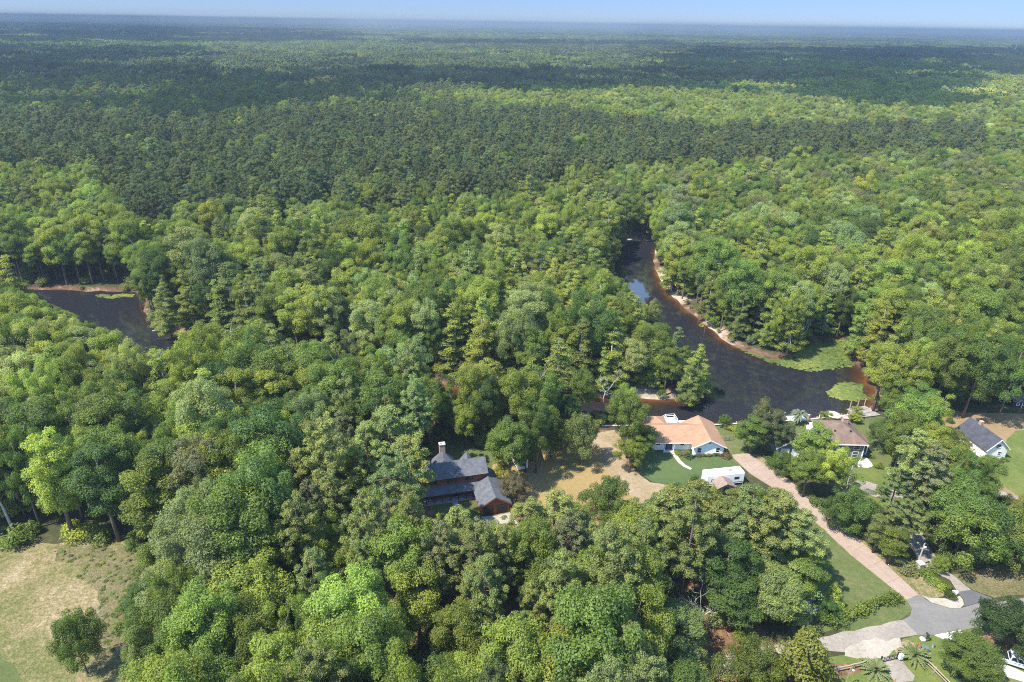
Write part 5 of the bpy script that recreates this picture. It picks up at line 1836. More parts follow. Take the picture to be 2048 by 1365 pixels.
# trees picked out one by one: crown-top pixel, height, crown radius, kind, tint
HAND = [
    (1262, 776, 18, 4.3, 'broadleaf', 'mid'), (1286, 850, 8.5, 3.2, 'broadleaf', 'deep'), (1262, 872, 9, 3.3, 'broadleaf', 'mid'), (1104, 812, 13, 4.4, 'round', 'mid'), (1162, 826, 13, 4.2, 'round', 'olive2'),
    (1020, 838, 17, 4.2, 'broadleaf', 'mid'), (1075, 800, 18, 4.5, 'broadleaf', 'deep'), (1052, 868, 9.5, 2.8, 'broadleaf', 'mid'), (1008, 912, 6.5, 2.5, 'broadleaf', 'lime'), (1033, 944, 6.5, 3.1, 'round', 'rust'),
    (1213, 946, 11, 5.0, 'round', 'deep'), (1535, 806, 12.5, 4.4, 'broadleaf', 'oak'), (1508, 830, 10, 3.6, 'broadleaf', 'mid'), (1560, 835, 9.5, 3.4, 'broadleaf', 'olive2'),
    (1632, 848, 14, 3.6, 'broadleaf', 'yel'), (1572, 903, 6.5, 2.8, 'round', 'deep'), (1618, 905, 11, 3.4, 'broadleaf', 'mid'), (1668, 890, 13, 3.8, 'broadleaf', 'lime'), (1700, 915, 12, 3.2, 'sparse', 'mid'),
    (1715, 985, 9, 4.4, 'round', 'deep'), (1680, 985, 8, 3.4, 'round', 'deep'), (1764, 842, 8, 3.0, 'round', 'deep'), (1828, 868, 22, 4.0, 'pine', 'olive'), (1790, 935, 15, 3.2, 'pine', 'olive2'), (1815, 1000, 13, 3.2, 'pine', 'olive'), (1855, 900, 20, 3.8, 'pine', 'brownpine'),
    (1905, 968, 15, 6.0, 'broadleaf', 'mid'), (1930, 1010, 13, 5.6, 'round', 'mid'), (1992, 1015, 13, 6.0, 'round', 'deep'), (2046, 1030, 12, 5.4, 'round', 'mid'), (1898, 885, 13, 4.6, 'broadleaf', 'lime'), (1936, 922, 9, 3.6, 'broadleaf', 'lime'), (1866, 850, 13, 3.4, 'broadleaf', 'lime'), (1880, 785, 15, 2.6, 'sparse', 'lime'),
    (1500, 1272, 8.5, 4.7, 'round', 'mid'), (1612, 1254, 13, 5.4, 'magnolia', 'magn'), (2012, 1206, 8.5, 4.3, 'round', 'dark'), (2066, 1225, 8, 4.2, 'broadleaf', 'deep'), (1938, 1275, 7.5, 3.9, 'broadleaf', 'mid'), (1668, 1168, 5.5, 2.2, 'magnolia', 'lime'), (1655, 1190, 4.0, 2.0, 'round', 'deep'),
    (150, 1230, 12, 3.4, 'round', 'mid'), (264, 1062, 3.6, 1.7, 'magnolia', 'mid'), (1334, 1206, 11, 5.0, 'broadleaf', 'olive'), (1350, 1235, 9, 4.0, 'broadleaf', 'olive'), (1545, 1128, 12, 4.6, 'broadleaf', 'olive'), (1592, 1150, 10, 4.2, 'sparse', 'olive'), (1600, 1095, 12, 4.0, 'broadleaf', 'mid'), (1452, 1082, 16, 4.8, 'broadleaf', 'deep'), (1470, 1150, 11, 4.4, 'broadleaf', 'deep'),
    (505, 1122, 19, 6.2, 'broadleaf', 'yel'), (455, 1155, 15, 4.0, 'broadleaf', 'yel'), (715, 1150, 22, 5.6, 'broadleaf', 'lime'), (680, 1215, 18, 5.6, 'broadleaf', 'lime'), (770, 1205, 18, 4.6, 'broadleaf', 'lime'), (836, 1136, 17, 3.4, 'column', 'lime'), (930, 1315, 12, 5.0, 'broadleaf', 'lime'), (1400, 1330, 8, 4.4, 'sparse', 'olive'),
    (105, 872, 24, 3.7, 'column', 'lime'), (40, 870, 22, 4.2, 'broadleaf', 'mid'), (205, 900, 21, 5.0, 'broadleaf', 'deep'), (300, 930, 21, 4.2, 'column', 'mid'), (780, 820, 24, 5.4, 'pine', 'olive'), (735, 850, 23, 4.6, 'pine', 'olive'), (820, 880, 23, 4.4, 'pine', 'olive'),
    (1770, 688, 20, 4.6, 'broadleaf', 'lime'), (1830, 700, 20, 5.0, 'broadleaf', 'lime'), (1895, 676, 22, 5.6, 'broadleaf', 'mid'), (1960, 672, 24, 7.0, 'broadleaf', 'deep'), (2030, 690, 23, 5.5, 'broadleaf', 'deep'), (1790, 762, 13, 3.6, 'broadleaf', 'mid'), (1840, 770, 14, 4.0, 'broadleaf', 'deep'),
    (1302, 600, 15, 3.2, 'broadleaf', 'sage'), (1352, 655, 17, 3.4, 'cypress', 'sage'), (1395, 690, 15, 3.6, 'cypress', 'cyp'), (1380, 725, 12, 3.2, 'cypress', 'cyp2'), (1250, 770, 14, 3.2, 'broadleaf', 'lime'), (1160, 735, 16, 3.6, 'broadleaf', 'mid'), (1410, 735, 6, 2.2, 'cypress', 'cyp'),
    (1545, 592, 17, 3.8, 'cypress', 'cyp'), (1485, 582, 16, 3.4, 'cypress', 'cyp2'), (1728, 604, 18, 3.8, 'cypress', 'cyp'), (1762, 610, 20, 4.4, 'cypress', 'cyp'), (905, 780, 13, 3.4, 'broadleaf', 'mid'), (330, 570, 18, 4.2, 'cypress', 'cyp2'), (372, 545, 19, 4.4, 'cypress', 'cyp'), (410, 560, 17, 4.0, 'broadleaf', 'deep'),
    (1449, 828, 3.6, 1.5, 'round', 'mid'), (1653, 822, 3.2, 1.7, 'round', 'lime'), (1380, 896, 2.6, .9, 'magnolia', 'deep'), (1714, 812, 3.2, 1.5, 'round', 'lime'), (1712, 826, 2.6, 1.6, 'broadleaf', 'yel'),
    (1878, 1112, 3.6, 1.5, 'round', 'lime'), (1760, 1030, 9, 2.0, 'column', 'olive'), (1790, 1060, 8, 2.2, 'column', 'mid'), (2012, 988, 6, 2.6, 'round', 'dark'), (2044, 1008, 6, 2.6, 'round', 'rust'),
    (1110, 985, 19, 4.2, 'pine', 'olive'), (1050, 1000, 19, 4.4, 'pine', 'olive'), (1392, 968, 21, 4.2, 'pine', 'olive'), (1350, 975, 21, 4.4, 'pine', 'olive'), (1496, 978, 21, 4.4, 'pine', 'olive2'), (1545, 990, 21, 4.6, 'pine', 'olive'), (1590, 1020, 19, 4.2, 'pine', 'olive2'), (1330, 985, 20, 4.4, 'pine', 'olive'), (1270, 1010, 19, 4.0, 'broadleaf', 'lime'), (915, 1020, 19, 3.8, 'pine', 'olive'), (955, 1040, 17, 4.0, 'pine', 'brownpine'),
]


def place_top(px, py, hgt, r_):
    """stand a tree so that the upper outline of its crown comes where the photograph has it"""
    hc, a = hgt * .62, hgt * .38
    q = py
    for _ in range(4):
        x_, y_ = at(px, q, hc)
        d = math.hypot(math.hypot(x_, y_), CAM_H - hc)
        s = (CAM_H - hc) / d
        q = py + math.hypot(a * math.sqrt(1 - s * s), (r_ + .3) * s) * FOC / d * .96
    return at(px, q, hc)


trees = []          # x y h r kind tint hand
for px, py, hgt, r_, kd, tn in HAND:
    x_, y_ = place_top(px, py, hgt, r_)
    trees.append([x_, y_, hgt, r_, kd, tn, True])
HX = np.array([t_[:2] for t_ in trees])
HRR = np.array([t_[3] for t_ in trees])
# ground kept free of wild trees
NOGO = [RIVER] + [[at(*p) for p in q] for q in (
    [(-260, 1090), (60, 1080), (220, 1078), (278, 1096), (300, 1140), (240, 1230), (212, 1420), (212, 2600), (-900, 2600), (-500, 1200)],
    [(850, 1012), (862, 930), (1000, 880), (1060, 1000), (1020, 1030), (1060, 1085), (1090, 1140), (1050, 1140), (985, 1085), (960, 1036), (905, 1016)],
    [(1000, 900), (1240, 860), (1300, 965), (1350, 975), (1300, 1010), (1150, 1010), (1030, 985)],
    [(1262, 856), (1740, 822), (1800, 850), (1772, 940), (1800, 985), (1850, 1080), (1905, 1150), (1960, 1180), (2400, 1080), (2500, 1600), (1640, 1600), (1540, 1330), (1300, 1370), (1250, 1330), (1560, 1290), (1640, 1240), (1640, 1110), (1570, 1000), (1480, 945), (1330, 955)],
    [(1890, 830), (1960, 812), (2400, 790), (2500, 1080), (2048, 1030), (1975, 960), (1960, 900)])]


def in_nogo(P, pad=1.0):
    r_ = np.zeros(len(P), bool)
    for q in NOGO:
        r_ |= inpoly(P, q)
    return r_


def covers_clear(X, Y, hgt, r_):
    """would a tree here hide one of the clearings that the photograph shows?"""
    S = []
    for fz, fr in ((.25, .75), (.45, .95), (.65, .95), (.85, .65), (.98, .15)):
        for s in (-1, 0, 1):
            S.append(np.stack([X + s * 1.14 * fr * r_, Y, hgt * fz], 1))
        S.append(np.stack([X, Y + fr * r_, hgt * fz], 1))
    n = len(X)
    pr = proj(np.concatenate(S))
    bad = np.zeros(len(pr), bool)
    for q in CLEAR:
        bad |= inpoly(pr, q)
    return bad.reshape(len(S), n).any(0)


def jitter_grid(y0, y1, sp, side=1.12, g=nr):
    ys = np.arange(y0, y1, sp)
    P = []
    for y_ in ys:
        hw = (0.78 * (y_ * .906 + 37) + 24) * side
        xs = np.arange(-hw, hw, sp)
        P.append(np.stack([xs + g.uniform(-.46, .46, len(xs)) * sp, np.full(len(xs), y_) + g.uniform(-.46, .46, len(xs)) * sp], 1))
    return np.concatenate(P)


def zone_pick(pr):
    z = np.full(len(pr), -1)
    for i, (poly, mix) in enumerate(ZONES):
        hit = inpoly(pr, poly) & (z < 0)
        z[hit] = i
    return z


def mix_pick(mix, n, g):
    wts = np.array([q[2] for q in mix])
    return g.choice(len(mix), n, p=wts / wts.sum())


def wild(y0, y1, sp):
    P = jitter_grid(y0, y1, sp)
    P = P[~in_nogo(P)]
    if y1 < 260:
        d = np.hypot(P[:, None, 0] - HX[None, :, 0], P[:, None, 1] - HX[None, :, 1])
        P = P[(d > (HRR[None] * .85 + 1.6)).all(1)]
    g = nr
    n = len(P)
    hgt = np.clip(g.normal(18.5, 3.5, n), 9, 27)
    pr = proj(np.stack([P[:, 0], P[:, 1], hgt * .75], 1))
    z = zone_pick(pr)
    out = []
    kinds = np.empty(n, object)
    tints = np.empty(n, object)
    for i in range(-1, len(ZONES)):
        idx = np.nonzero(z == i)[0]
        mix = ZONES[i][1] if i >= 0 else DEFAULT
        ch = mix_pick(mix, len(idx), g)
        for a, b in zip(idx, ch):
            kinds[a], tints[a] = mix[b][0], mix[b][1]
    rad = np.array([{'pine': .175, 'cypress': .215, 'broadleaf': .23}[k] for k in kinds]) * hgt * g.uniform(.85, 1.2, n)
    hgt = np.where(kinds == 'pine', hgt * 1.16, np.where(kinds == 'cypress', hgt * .95, hgt))
    left = np.arange(n)
    for f in (1.0, .72, .48, .3):
        bad = covers_clear(P[left, 0], P[left, 1], hgt[left] * f, rad[left] * (f ** .7))
        for i in left[~bad]:
            kd = kinds[i] if f > .7 else 'broadleaf'
            out.append([P[i, 0], P[i, 1], hgt[i] * f, rad[i] * f ** .7, kd, tints[i] if f > .7 else rnd.choice(('mid', 'deep', 'olive2')), False])
        left = left[bad]
    return out


near_trees = wild(46, 215, 5.2)
mid_trees = wild(215, 420, 4.9) + wild(420, 860, 5.5)


# ------------------------------------------------------------------ individual trees and their labels
def vis_key(t):
    return math.hypot(t[0], t[1])


near_trees.sort(key=vis_key)
ONE = {'pine': 'pine tree', 'broadleaf': 'leafy tree', 'cypress': 'cypress tree', 'column': 'tall narrow leafy tree', 'round': 'round dense tree', 'sparse': 'open pale limbed tree', 'magnolia': 'cone shaped tree'}
OBJ = {'pine': 'pine_tree', 'broadleaf': 'broadleaf_tree', 'cypress': 'cypress_tree', 'column': 'broadleaf_tree', 'round': 'broadleaf_tree', 'sparse': 'broadleaf_tree', 'magnolia': 'broadleaf_tree'}
CAP = {'pine_tree': 230, 'broadleaf_tree': 300, 'cypress_tree': 150}
count = {k: 0 for k in CAP}
single, rest = [], []


def in_frame(t):
    pr = proj([[t[0] - t[3], t[1], t[2] * .8], [t[0] + t[3], t[1], t[2] * .8], [t[0], t[1], t[2]]])
    return pr[1, 0] > 4 and pr[0, 0] < 2044 and pr[2, 1] < 1360


for t_ in trees + near_trees:
    k = OBJ[t_[4]]
    if in_frame(t_) and count[k] < CAP[k]:
        count[k] += 1
        single.append(t_)
    else:
        rest.append(t_)

MARKS = [(('in front of the scrub field edge'), 300, 1250), ('at the back edge of the scrub field', 150, 1020), ('in the dark wood left of the scrub field', 40, 960), ('in the woods above the scrub field', 220, 860), ('beside the sandy path off the field', 330, 1090),
         ('in the left woods below the western river reach', 200, 740), ('at the left frame edge below the western river', 30, 680), ('on the near bank of the western river', 420, 730), ('in the middle of the left woods', 430, 860), ('in the woods left of the pine grove', 480, 980), ('in the thicket right of the scrub field', 420, 1190),
         ('in the bottom corner thicket beside the field', 300, 1340), ('along the bottom edge below the yellow tree', 520, 1320), ('beside the bright yellow tree', 560, 1180), ('at the bottom edge below the pine grove', 760, 1320), ('in the front of the pine grove', 720, 1190), ('in the pine grove left of the wood house', 680, 1020), ('beside the left end of the wood house', 810, 960),
         ('on the slope behind the wood house', 800, 800), ('on the near bank above the wood house', 640, 760), ('behind the wood house chimney', 930, 830), ('between the wood house and the river', 1060, 820), ('beside the camper under the trees', 1110, 900), ('in front of the wood house garage', 930, 1090), ('in the grove below the dry lawn', 1090, 1080),
         ('in the grove below the round dark tree', 1220, 1120), ('at the bottom edge below the central grove', 1010, 1300), ('along the gravel road at the bottom edge', 1250, 1320), ('in the grove in front of the long camper', 1430, 1000), ('in the middle of the right grove', 1390, 1130), ('at the front of the right grove', 1380, 1230), ('along the grove edge beside the driveway', 1570, 1080), ('at the end of the hedge', 1580, 1190),
         ('beside the yellow magnolia', 1560, 1310), ('left of the tan roofed house', 1250, 860), ('between the pink driveway and the grey house', 1610, 930), ('beside the grey garage', 1540, 850), ('beside the winding drive', 1740, 1030), ('in front of the white house', 1900, 920), ('right of the grey house', 1800, 900), ('by the street under the right edge', 1960, 1060), ('beside the white driveway', 1980, 1260),
         ('behind the right field', 1950, 730), ('at the cove by the round lily patch', 1780, 730), ('on the bank behind the big lily mat', 1680, 640), ('on the far bank below the sand bar', 1500, 640), ('on the tip of the peninsula', 1370, 720), ('along the peninsula shore above the tan house', 1250, 720), ('along the peninsula shore above the wood house', 1060, 710), ('in the middle of the peninsula', 1000, 620),
         ('along the peninsula shore in mid river', 760, 680), ('on the left part of the peninsula', 560, 620), ('at the left tip of the peninsula', 380, 600), ('above the peninsula in the far woods', 700, 520), ('on the far right woods above the cove', 1850, 600), ('on the river side of the peninsula', 1240, 600)]
MK = np.array([(a, b) for _, a, b in MARKS], float)
NUM = ['first', 'second', 'third', 'fourth', 'fifth', 'sixth', 'seventh', 'eighth', 'ninth', 'tenth', 'eleventh', 'twelfth', 'thirteenth', 'fourteenth', 'fifteenth', 'sixteenth', 'seventeenth', 'eighteenth', 'nineteenth', 'twentieth']
groups = {}
for i, t_ in enumerate(single):
    pr = proj([[t_[0], t_[1], t_[2] * .8]])[0]
    t_.append(pr)
    k = int(np.argmin(np.hypot((MK[:, 0] - pr[0]) * .85, MK[:, 1] - pr[1])))
    size = 'small ' if t_[2] < 8 else ''
    groups.setdefault((size + TONE[t_[5]], ONE[t_[4]], MARKS[k][0]), []).append(t_)
for (tone, one, where), lst in groups.items():
    lst.sort(key=lambda q: q[7][0])
    for j, t_ in enumerate(lst):
        if len(lst) == 1:
            t_.append(f'{tone} {one} {where}')
        else:
            where = where if len(where.split()) < 9 else ' '.join(where.split()[:8])
            head = 'leftmost' if j == 0 else ('rightmost' if j == len(lst) - 1 else NUM[min(j, 19)] + ' from left')
            t_.append(f'{head} {tone} {one} {where}')

TRUNK = {k: [q[1] for q in v] for k, v in KINDS.items()}
FOREST_GROUP = {'pine_tree': 'pine trees of the near woods', 'broadleaf_tree': 'leafy trees of the near woods', 'cypress_tree': 'cypress trees along the river'}


def jit_tint(tn, g=rnd):
    c = TINT[tn]
    k = math.exp(g.gauss(0, .13))
    hshift = g.gauss(0, .07)
    return (c[0] * k * (1 + hshift), c[1] * k, c[2] * k * (1 - hshift))


for t_ in single:
    x_, y_, hgt, r_, kd, tn, hand, pr, label = t_
    v = rnd.randrange(len(KINDS[kd]))
    ph, prad = HR[kd][v]
    o = bpy.data.objects.new(OBJ[kd], None)
    COL.objects.link(o)
    o.empty_display_size = .5
    o.location = (x_, y_, 0)
    o.rotation_euler = (0, 0, rnd.uniform(0, 6.283))
    o.scale = (r_ / prad, r_ / prad, hgt / ph)
    tag(o, label, 'tree', FOREST_GROUP[OBJ[kd]])
    c = bpy.data.objects.new('crown', KINDS[kd][v][0])
    COL.objects.link(c)
    c.parent = o
    c['tint'] = jit_tint(tn)
    c = bpy.data.objects.new('trunk', TRUNK[kd][v])
    COL.objects.link(c)
    c.parent = o


# ------------------------------------------------------------------ the forest beyond: one object per kind of wood
def join_tree(name, crown, trunk, keep=1.0):
    """crown and trunk as one mesh for the woods"""
    def arr(me):
        v = np.empty(len(me.vertices) * 3, np.float32)
        me.vertices.foreach_get('co', v)
        return v.reshape(-1, 3)
    cv = arr(crown)
    nq = len(cv) // 4
    va = np.empty(len(cv), np.float32)
    crown.attributes['var'].data.foreach_get('value', va)
    me = bpy.data.meshes.new(name)
    tv = arr(trunk)
    tf = [tuple(p.vertices) for p in trunk.polygons]
    off = nq * 4
    me.from_pydata(np.concatenate([cv, tv]).tolist(), [], np.arange(nq * 4).reshape(-1, 4).tolist() + [tuple(i + off for i in f) for f in tf])
    a = me.attributes.new('var', 'FLOAT', 'POINT')
    a.data.foreach_set('value', np.concatenate([va, np.full(len(tv), .5, np.float32)]))
    me.materials.append(crown.materials[0])
    me.materials.append(trunk.materials[0])
    me.polygons.foreach_set('material_index', [0] * nq + [1] * len(tf))
    me.update()
    return me


PROTO = bpy.data.collections.new('forest_kinds')
proto_i = {}
pn = 0


def add_proto(key, me):
    global pn
    o = bpy.data.objects.new('k%03d' % pn, me)
    PROTO.objects.link(o)
    proto_i.setdefault(key, []).append(pn)
    pn += 1


for kd in ('broadleaf', 'pine', 'cypress'):
    for i, (c_, tr_) in enumerate(KINDS[kd]):
        add_proto(kd, join_tree('tree_kind', c_, tr_))
for s in (1, 2, 3):
    add_proto('patch_b', far_patch(800 + s, 'b'))
for s in (1, 2):
    add_proto('patch_p', far_patch(820 + s, 'p'))


def forest_nodes(name):
    ng = bpy.data.node_groups.new(name, 'GeometryNodeTree')
    ng.interface.new_socket('Geometry', in_out='INPUT', socket_type='NodeSocketGeometry')
    ng.interface.new_socket('Geometry', in_out='OUTPUT', socket_type='NodeSocketGeometry')
    gi = ng.nodes.new('NodeGroupInput')
    go = ng.nodes.new('NodeGroupOutput')
    ip = ng.nodes.new('GeometryNodeInstanceOnPoints')
    ci = ng.nodes.new('GeometryNodeCollectionInfo')
    ci.inputs['Collection'].default_value = PROTO
    ci.inputs['Separate Children'].default_value = True
    ci.inputs['Reset Children'].default_value = True
    ip.inputs['Pick Instance'].default_value = True

    def na(nm, typ):
        n = ng.nodes.new('GeometryNodeInputNamedAttribute')
        n.data_type = typ
        n.inputs['Name'].default_value = nm
        return next(s for s in n.outputs if s.enabled and s.name == 'Attribute')
    ng.links.new(gi.outputs[0], ip.inputs['Points'])
    ng.links.new(ci.outputs[0], ip.inputs['Instance'])
    ng.links.new(na('kind', 'INT'), ip.inputs['Instance Index'])
    ng.links.new(na('turn', 'FLOAT_VECTOR'), ip.inputs['Rotation'])
    ng.links.new(na('size', 'FLOAT_VECTOR'), ip.inputs['Scale'])
    ng.links.new(ip.outputs[0], go.inputs[0])
    return ng


NG = forest_nodes('forest')


def forest_obj(name, rows, label):
    """rows: x y z kind turn sx sy sz tint"""
    n = len(rows)
    me = bpy.data.meshes.new(name)
    me.vertices.add(n)
    A = np.array([r_[:8] for r_ in rows], np.float32)
    me.vertices.foreach_set('co', A[:, :3].ravel())
    a = me.attributes.new('kind', 'INT', 'POINT')
    a.data.foreach_set('value', A[:, 3].astype(np.int32))
    a = me.attributes.new('turn', 'FLOAT_VECTOR', 'POINT')
    a.data.foreach_set('vector', np.stack([np.zeros(n), np.zeros(n), A[:, 4]], 1).astype(np.float32).ravel())
    a = me.attributes.new('size', 'FLOAT_VECTOR', 'POINT')
    a.data.foreach_set('vector', np.ascontiguousarray(A[:, 5:8]).ravel())
    a = me.attributes.new('tint', 'FLOAT_VECTOR', 'POINT')
    a.data.foreach_set('vector', np.array([r_[8] for r_ in rows], np.float32).ravel())
    me.update()
    o = bpy.data.objects.new(name, me)
    COL.objects.link(o)
    md = o.modifiers.new('forest', 'NODES')
    md.node_group = NG
    return tag(o, label, 'forest', kind='stuff')


rows = {'broadleaf': [], 'pine': []}
for t_ in rest + mid_trees:
    x_, y_, hgt, r_, kd, tn = t_[:6]
    kk = kd if kd in proto_i else 'broadleaf'
    v = rnd.randrange(len(proto_i[kk]))
    ph, prad = HR[kk][v]
    rows['pine' if kd == 'pine' else 'broadleaf'].append((x_, y_, 0, proto_i[kk][v], rnd.uniform(0, 6.28), r_ / prad, r_ / prad, hgt / ph, jit_tint(tn)))


def patches(y0, y1, size, scale_xy, scale_z):
    P = jitter_grid(y0, y1, size, 1.06)
    P = P[(np.abs(P[:, 0]) < 30000)]
    pr = proj(np.stack([P[:, 0], P[:, 1], np.full(len(P), 18.0)], 1))
    keep = np.ones(len(P), bool)
    for q in CLEAR[-2:]:
        keep &= ~inpoly(pr, q)
    P, pr = P[keep], pr[keep]
    z = zone_pick(pr)
    # beyond the mapped zones broad stands of pine and hardwood alternate
    s = np.sin(P[:, 0] * .0016 + 1.7 * np.sin(P[:, 1] * .0011)) + np.sin(P[:, 1] * .0027 + 1.2 * np.sin(P[:, 0] * .0013)) + nr.normal(0, .35, len(P))
    for i in range(len(P)):
        if z[i] >= 0:
            mix = ZONES[z[i]][1]
            kd, tn, _ = mix[mix_pick(mix, 1, nr)[0]]
        elif s[i] > .25:
            kd, tn = 'pine', rnd.choice(('fpine', 'fpine', 'olive2', 'dark'))
        else:
            kd, tn = 'broadleaf', rnd.choice(('mid', 'mid', 'lime', 'deep', 'sage'))
        key = 'patch_p' if kd == 'pine' else 'patch_b'
        rows['pine' if kd == 'pine' else 'broadleaf'].append((P[i, 0], P[i, 1], 0, rnd.choice(proto_i[key]), rnd.choice((0, 1.5708, 3.1416, 4.7124)) + rnd.gauss(0, .08), scale_xy, scale_xy, scale_z * rnd.uniform(.9, 1.15), jit_tint(tn)))


patches(850, 2600, 38, 1.0, 1.0)
patches(2600, 7000, 76, 2.0, 1.0)
patches(7000, 30000, 300, 8.0, 1.1)
forest_obj('broadleaf_forest', rows['broadleaf'], 'unbroken mixed broadleaf forest stretching away to the horizon')
forest_obj('pine_forest', rows['pine'], 'darker olive pine stands spreading through the distant forest')

# undergrowth along edges and banks
BUSH = [bush_mesh(901), bush_mesh(902, 1.8, 1.3), bush_mesh(903, 2.2, 1.1)]
for b_ in BUSH:
    add_proto('bush', b_)
P = jitter_grid(60, 330, 4.2, 1.1)
P = P[~in_nogo(P)]
sc_ = nr.uniform(.5, 1.7, len(P))
ok = ~covers_clear(P[:, 0], P[:, 1], 2.2 * sc_, 1.2 * sc_)
ok &= nr.random(len(P)) < .75
P, sc_ = P[ok], sc_[ok]
rows_b = [(P[i, 0], P[i, 1], -.05, rnd.choice(proto_i['bush']), rnd.uniform(0, 6.28), sc_[i] * 1.2, sc_[i] * 1.2, sc_[i], jit_tint(rnd.choice(('mid', 'deep', 'lime', 'olive2', 'sage')))) for i in range(len(P))]
# brush hanging over the banks
E_ = np.array(roughen(RIVER, .5, 2.2))
for x_, y_ in E_:
    if y_ < 165 and x_ > 20:
        continue
    q = np.array([[x_ + rnd.gauss(0, 1.2), y_ + rnd.gauss(0, 1.2)]])
    if river_sd(q)[0] < .6:
        continue
    s = rnd.uniform(.4, 1.1)
    if covers_clear(q[:, 0], q[:, 1], np.array([2.0 * s]), np.array([1.1 * s]))[0] and rnd.random() < .85:
        continue
    rows_b.append((q[0, 0], q[0, 1], -.5, rnd.choice(proto_i['bush']), rnd.uniform(0, 6.28), s * 1.3, s * 1.3, s, jit_tint(rnd.choice(('mid', 'lime', 'cyp', 'olive2')))))
o = forest_obj('undergrowth', rows_b, 'low leafy undergrowth between the trunks and along the banks')
o['category'] = 'undergrowth'

# weeds and tufts in the scrub field
P = np.array([at(x, y) for x, y in zip(nr.uniform(60, 300, 700), nr.uniform(1093, 1335, 700))])
P = P[inpoly(P, [at(*p) for p in ((95, 1100), (285, 1094), (305, 1130), (262, 1200), (235, 1290), (205, 1340), (195, 1290), (200, 1190))])]
rows_w = [(x_, y_, -.1, rnd.choice(proto_i['bush']), rnd.uniform(0, 6.28), (q_ := rnd.uniform(.14, .38)), q_, q_ * rnd.uniform(.3, .7), jit_tint(rnd.choice(('olive2', 'olive', 'brownpine', 'mid')))) for x_, y_ in P]
o = forest_obj('weeds', rows_w, 'rough brown green weed tufts along the scrub field edge')
o['category'] = 'weeds'


# ------------------------------------------------------------------ shrubs, hedges, palms, dead trees
def shrub(px, py, hgt, r_, tn, label, name='shrub', group=None):
    o = bpy.data.objects.new(name, rnd.choice(BUSH))
    COL.objects.link(o)
    o.location = (*at(px, py), 0)
    o.rotation_euler = (0, 0, rnd.uniform(0, 6.28))
    o.scale = (r_ / 1.2, r_ / 1.2, hgt / 2.0)
    o['tint'] = jit_tint(tn)
    return tag(o, label, 'shrub', group)


for i, (x_, hh, tn) in enumerate(((1397, .7, 'rust'), (1407, .6, 'deep'), (1418, .6, 'rust'), (1429, .7, 'deep'), (1440, .6, 'rust'))):
    shrub(x_, 913.5 - i * .5, hh, .75, tn, f"{('leftmost', 'second', 'middle', 'fourth', 'rightmost')[i]} low shrub along the white gable wall of the tan roofed house", group='shrubs under the white gable wall')
shrub(1453, 914, 1.2, 1.3, 'rust', 'round reddish shrub at the corner of the white gable wall')
shrub(1358, 909, .9, 1.1, 'lime', 'low yellowish shrub beside the entrance of the tan roofed house')
shrub(1369, 912, 1.0, 1.1, 'rust', 'low reddish shrub left of the dark upright bush')
shrub(1458, 858, 1.2, 1.5, 'yel', 'left yellow green shrub on the bulkhead behind the tan roofed house')
shrub(1472, 864, 1.3, 1.6, 'lime', 'right light green shrub on the bulkhead behind the tan roofed house')
shrub(1482, 858, 1.1, 1.3, 'yel', 'small yellow shrub beside the rusty oak by the river')
shrub(1541, 932, 2.2, 1.5, 'deep', 'dark shrub at the foot of the round holly beside the driveway')
shrub(1632, 1010, 2.2, 1.6, 'deep', 'round dark shrub on the far side of the pink driveway')
shrub(1606, 985, 2.0, 1.5, 'mid', 'mid green shrub beside the upper pink driveway')
shrub(1855, 1150, 1.7, 1.6, 'mid', 'upper clipped shrub right of the tan pillar')
shrub(1864, 1164, 1.5, 1.5, 'deep', 'middle clipped shrub below the tan pillar')
shrub(1876, 1174, 1.3, 1.3, 'lime', 'light green clipped shrub below the tan pillar')
shrub(1890, 1175, 1.1, 1.0, 'mid', 'lowest clipped shrub below the tan pillar')
shrub(1895, 1186, .9, 1.2, 'dark', 'dark low shrub left of the white stones')
shrub(1902, 1196, .8, 1.2, 'dark', 'dark low shrub in front of the white stones')
shrub(1818, 1146, 2.4, 1.7, 'grey', 'bare greyish shrub below the leaning utility pole')
shrub(1998, 924, .6, .8, 'rust', 'left low shrub under the white gable of the dark roofed house')
shrub(2009, 922, .9, .9, 'mid', 'right low shrub under the white gable of the dark roofed house')
shrub(35, 1086, 3.2, 3.2, 'mid', 'broad green shrub at the left back edge of the scrub field')
shrub(160, 1075, 3.4, 2.8, 'lime', 'pale leafy shrub at the back edge of the scrub field')
shrub(205, 1078, 3.0, 2.4, 'mid', 'mid green shrub left of the pointed bush by the field')
shrub(275, 1092, 2.0, 1.6, 'lime', 'light green shrub right of the pointed bush by the field')
shrub(1755, 935, 1.3, 1.2, 'lime', 'low light green shrub at the end of the concrete walk')
shrub(1742, 915, .9, .9, 'mid', 'small shrub on the mulch right of the grey house porch')
shrub(1762, 985, 1.3, 1.0, 'mid', 'small leafy shrub on the bright lawn by the winding drive')

for nm, px, hh, ww, tn, lb in (('hedge', [(1683, 1244), (1712, 1229), (1750, 1214), (1796, 1203)], 1.7, 1.9, 'mid', 'long clipped green hedge in front of the driveway mouth'),
                              ('hedge', [(1640, 1246), (1660, 1252), (1684, 1246)], 1.9, 2.0, 'deep', 'dark hedge end below the magnolia shrub')):
    P_ = [at(*p) for p in px]
    o = bpy.data.objects.new('hedge', hedge_mesh(P_, hh, ww, len(px)))
    COL.objects.link(o)
    o['tint'] = TINT[tn]
    tag(o, lb, 'hedge')


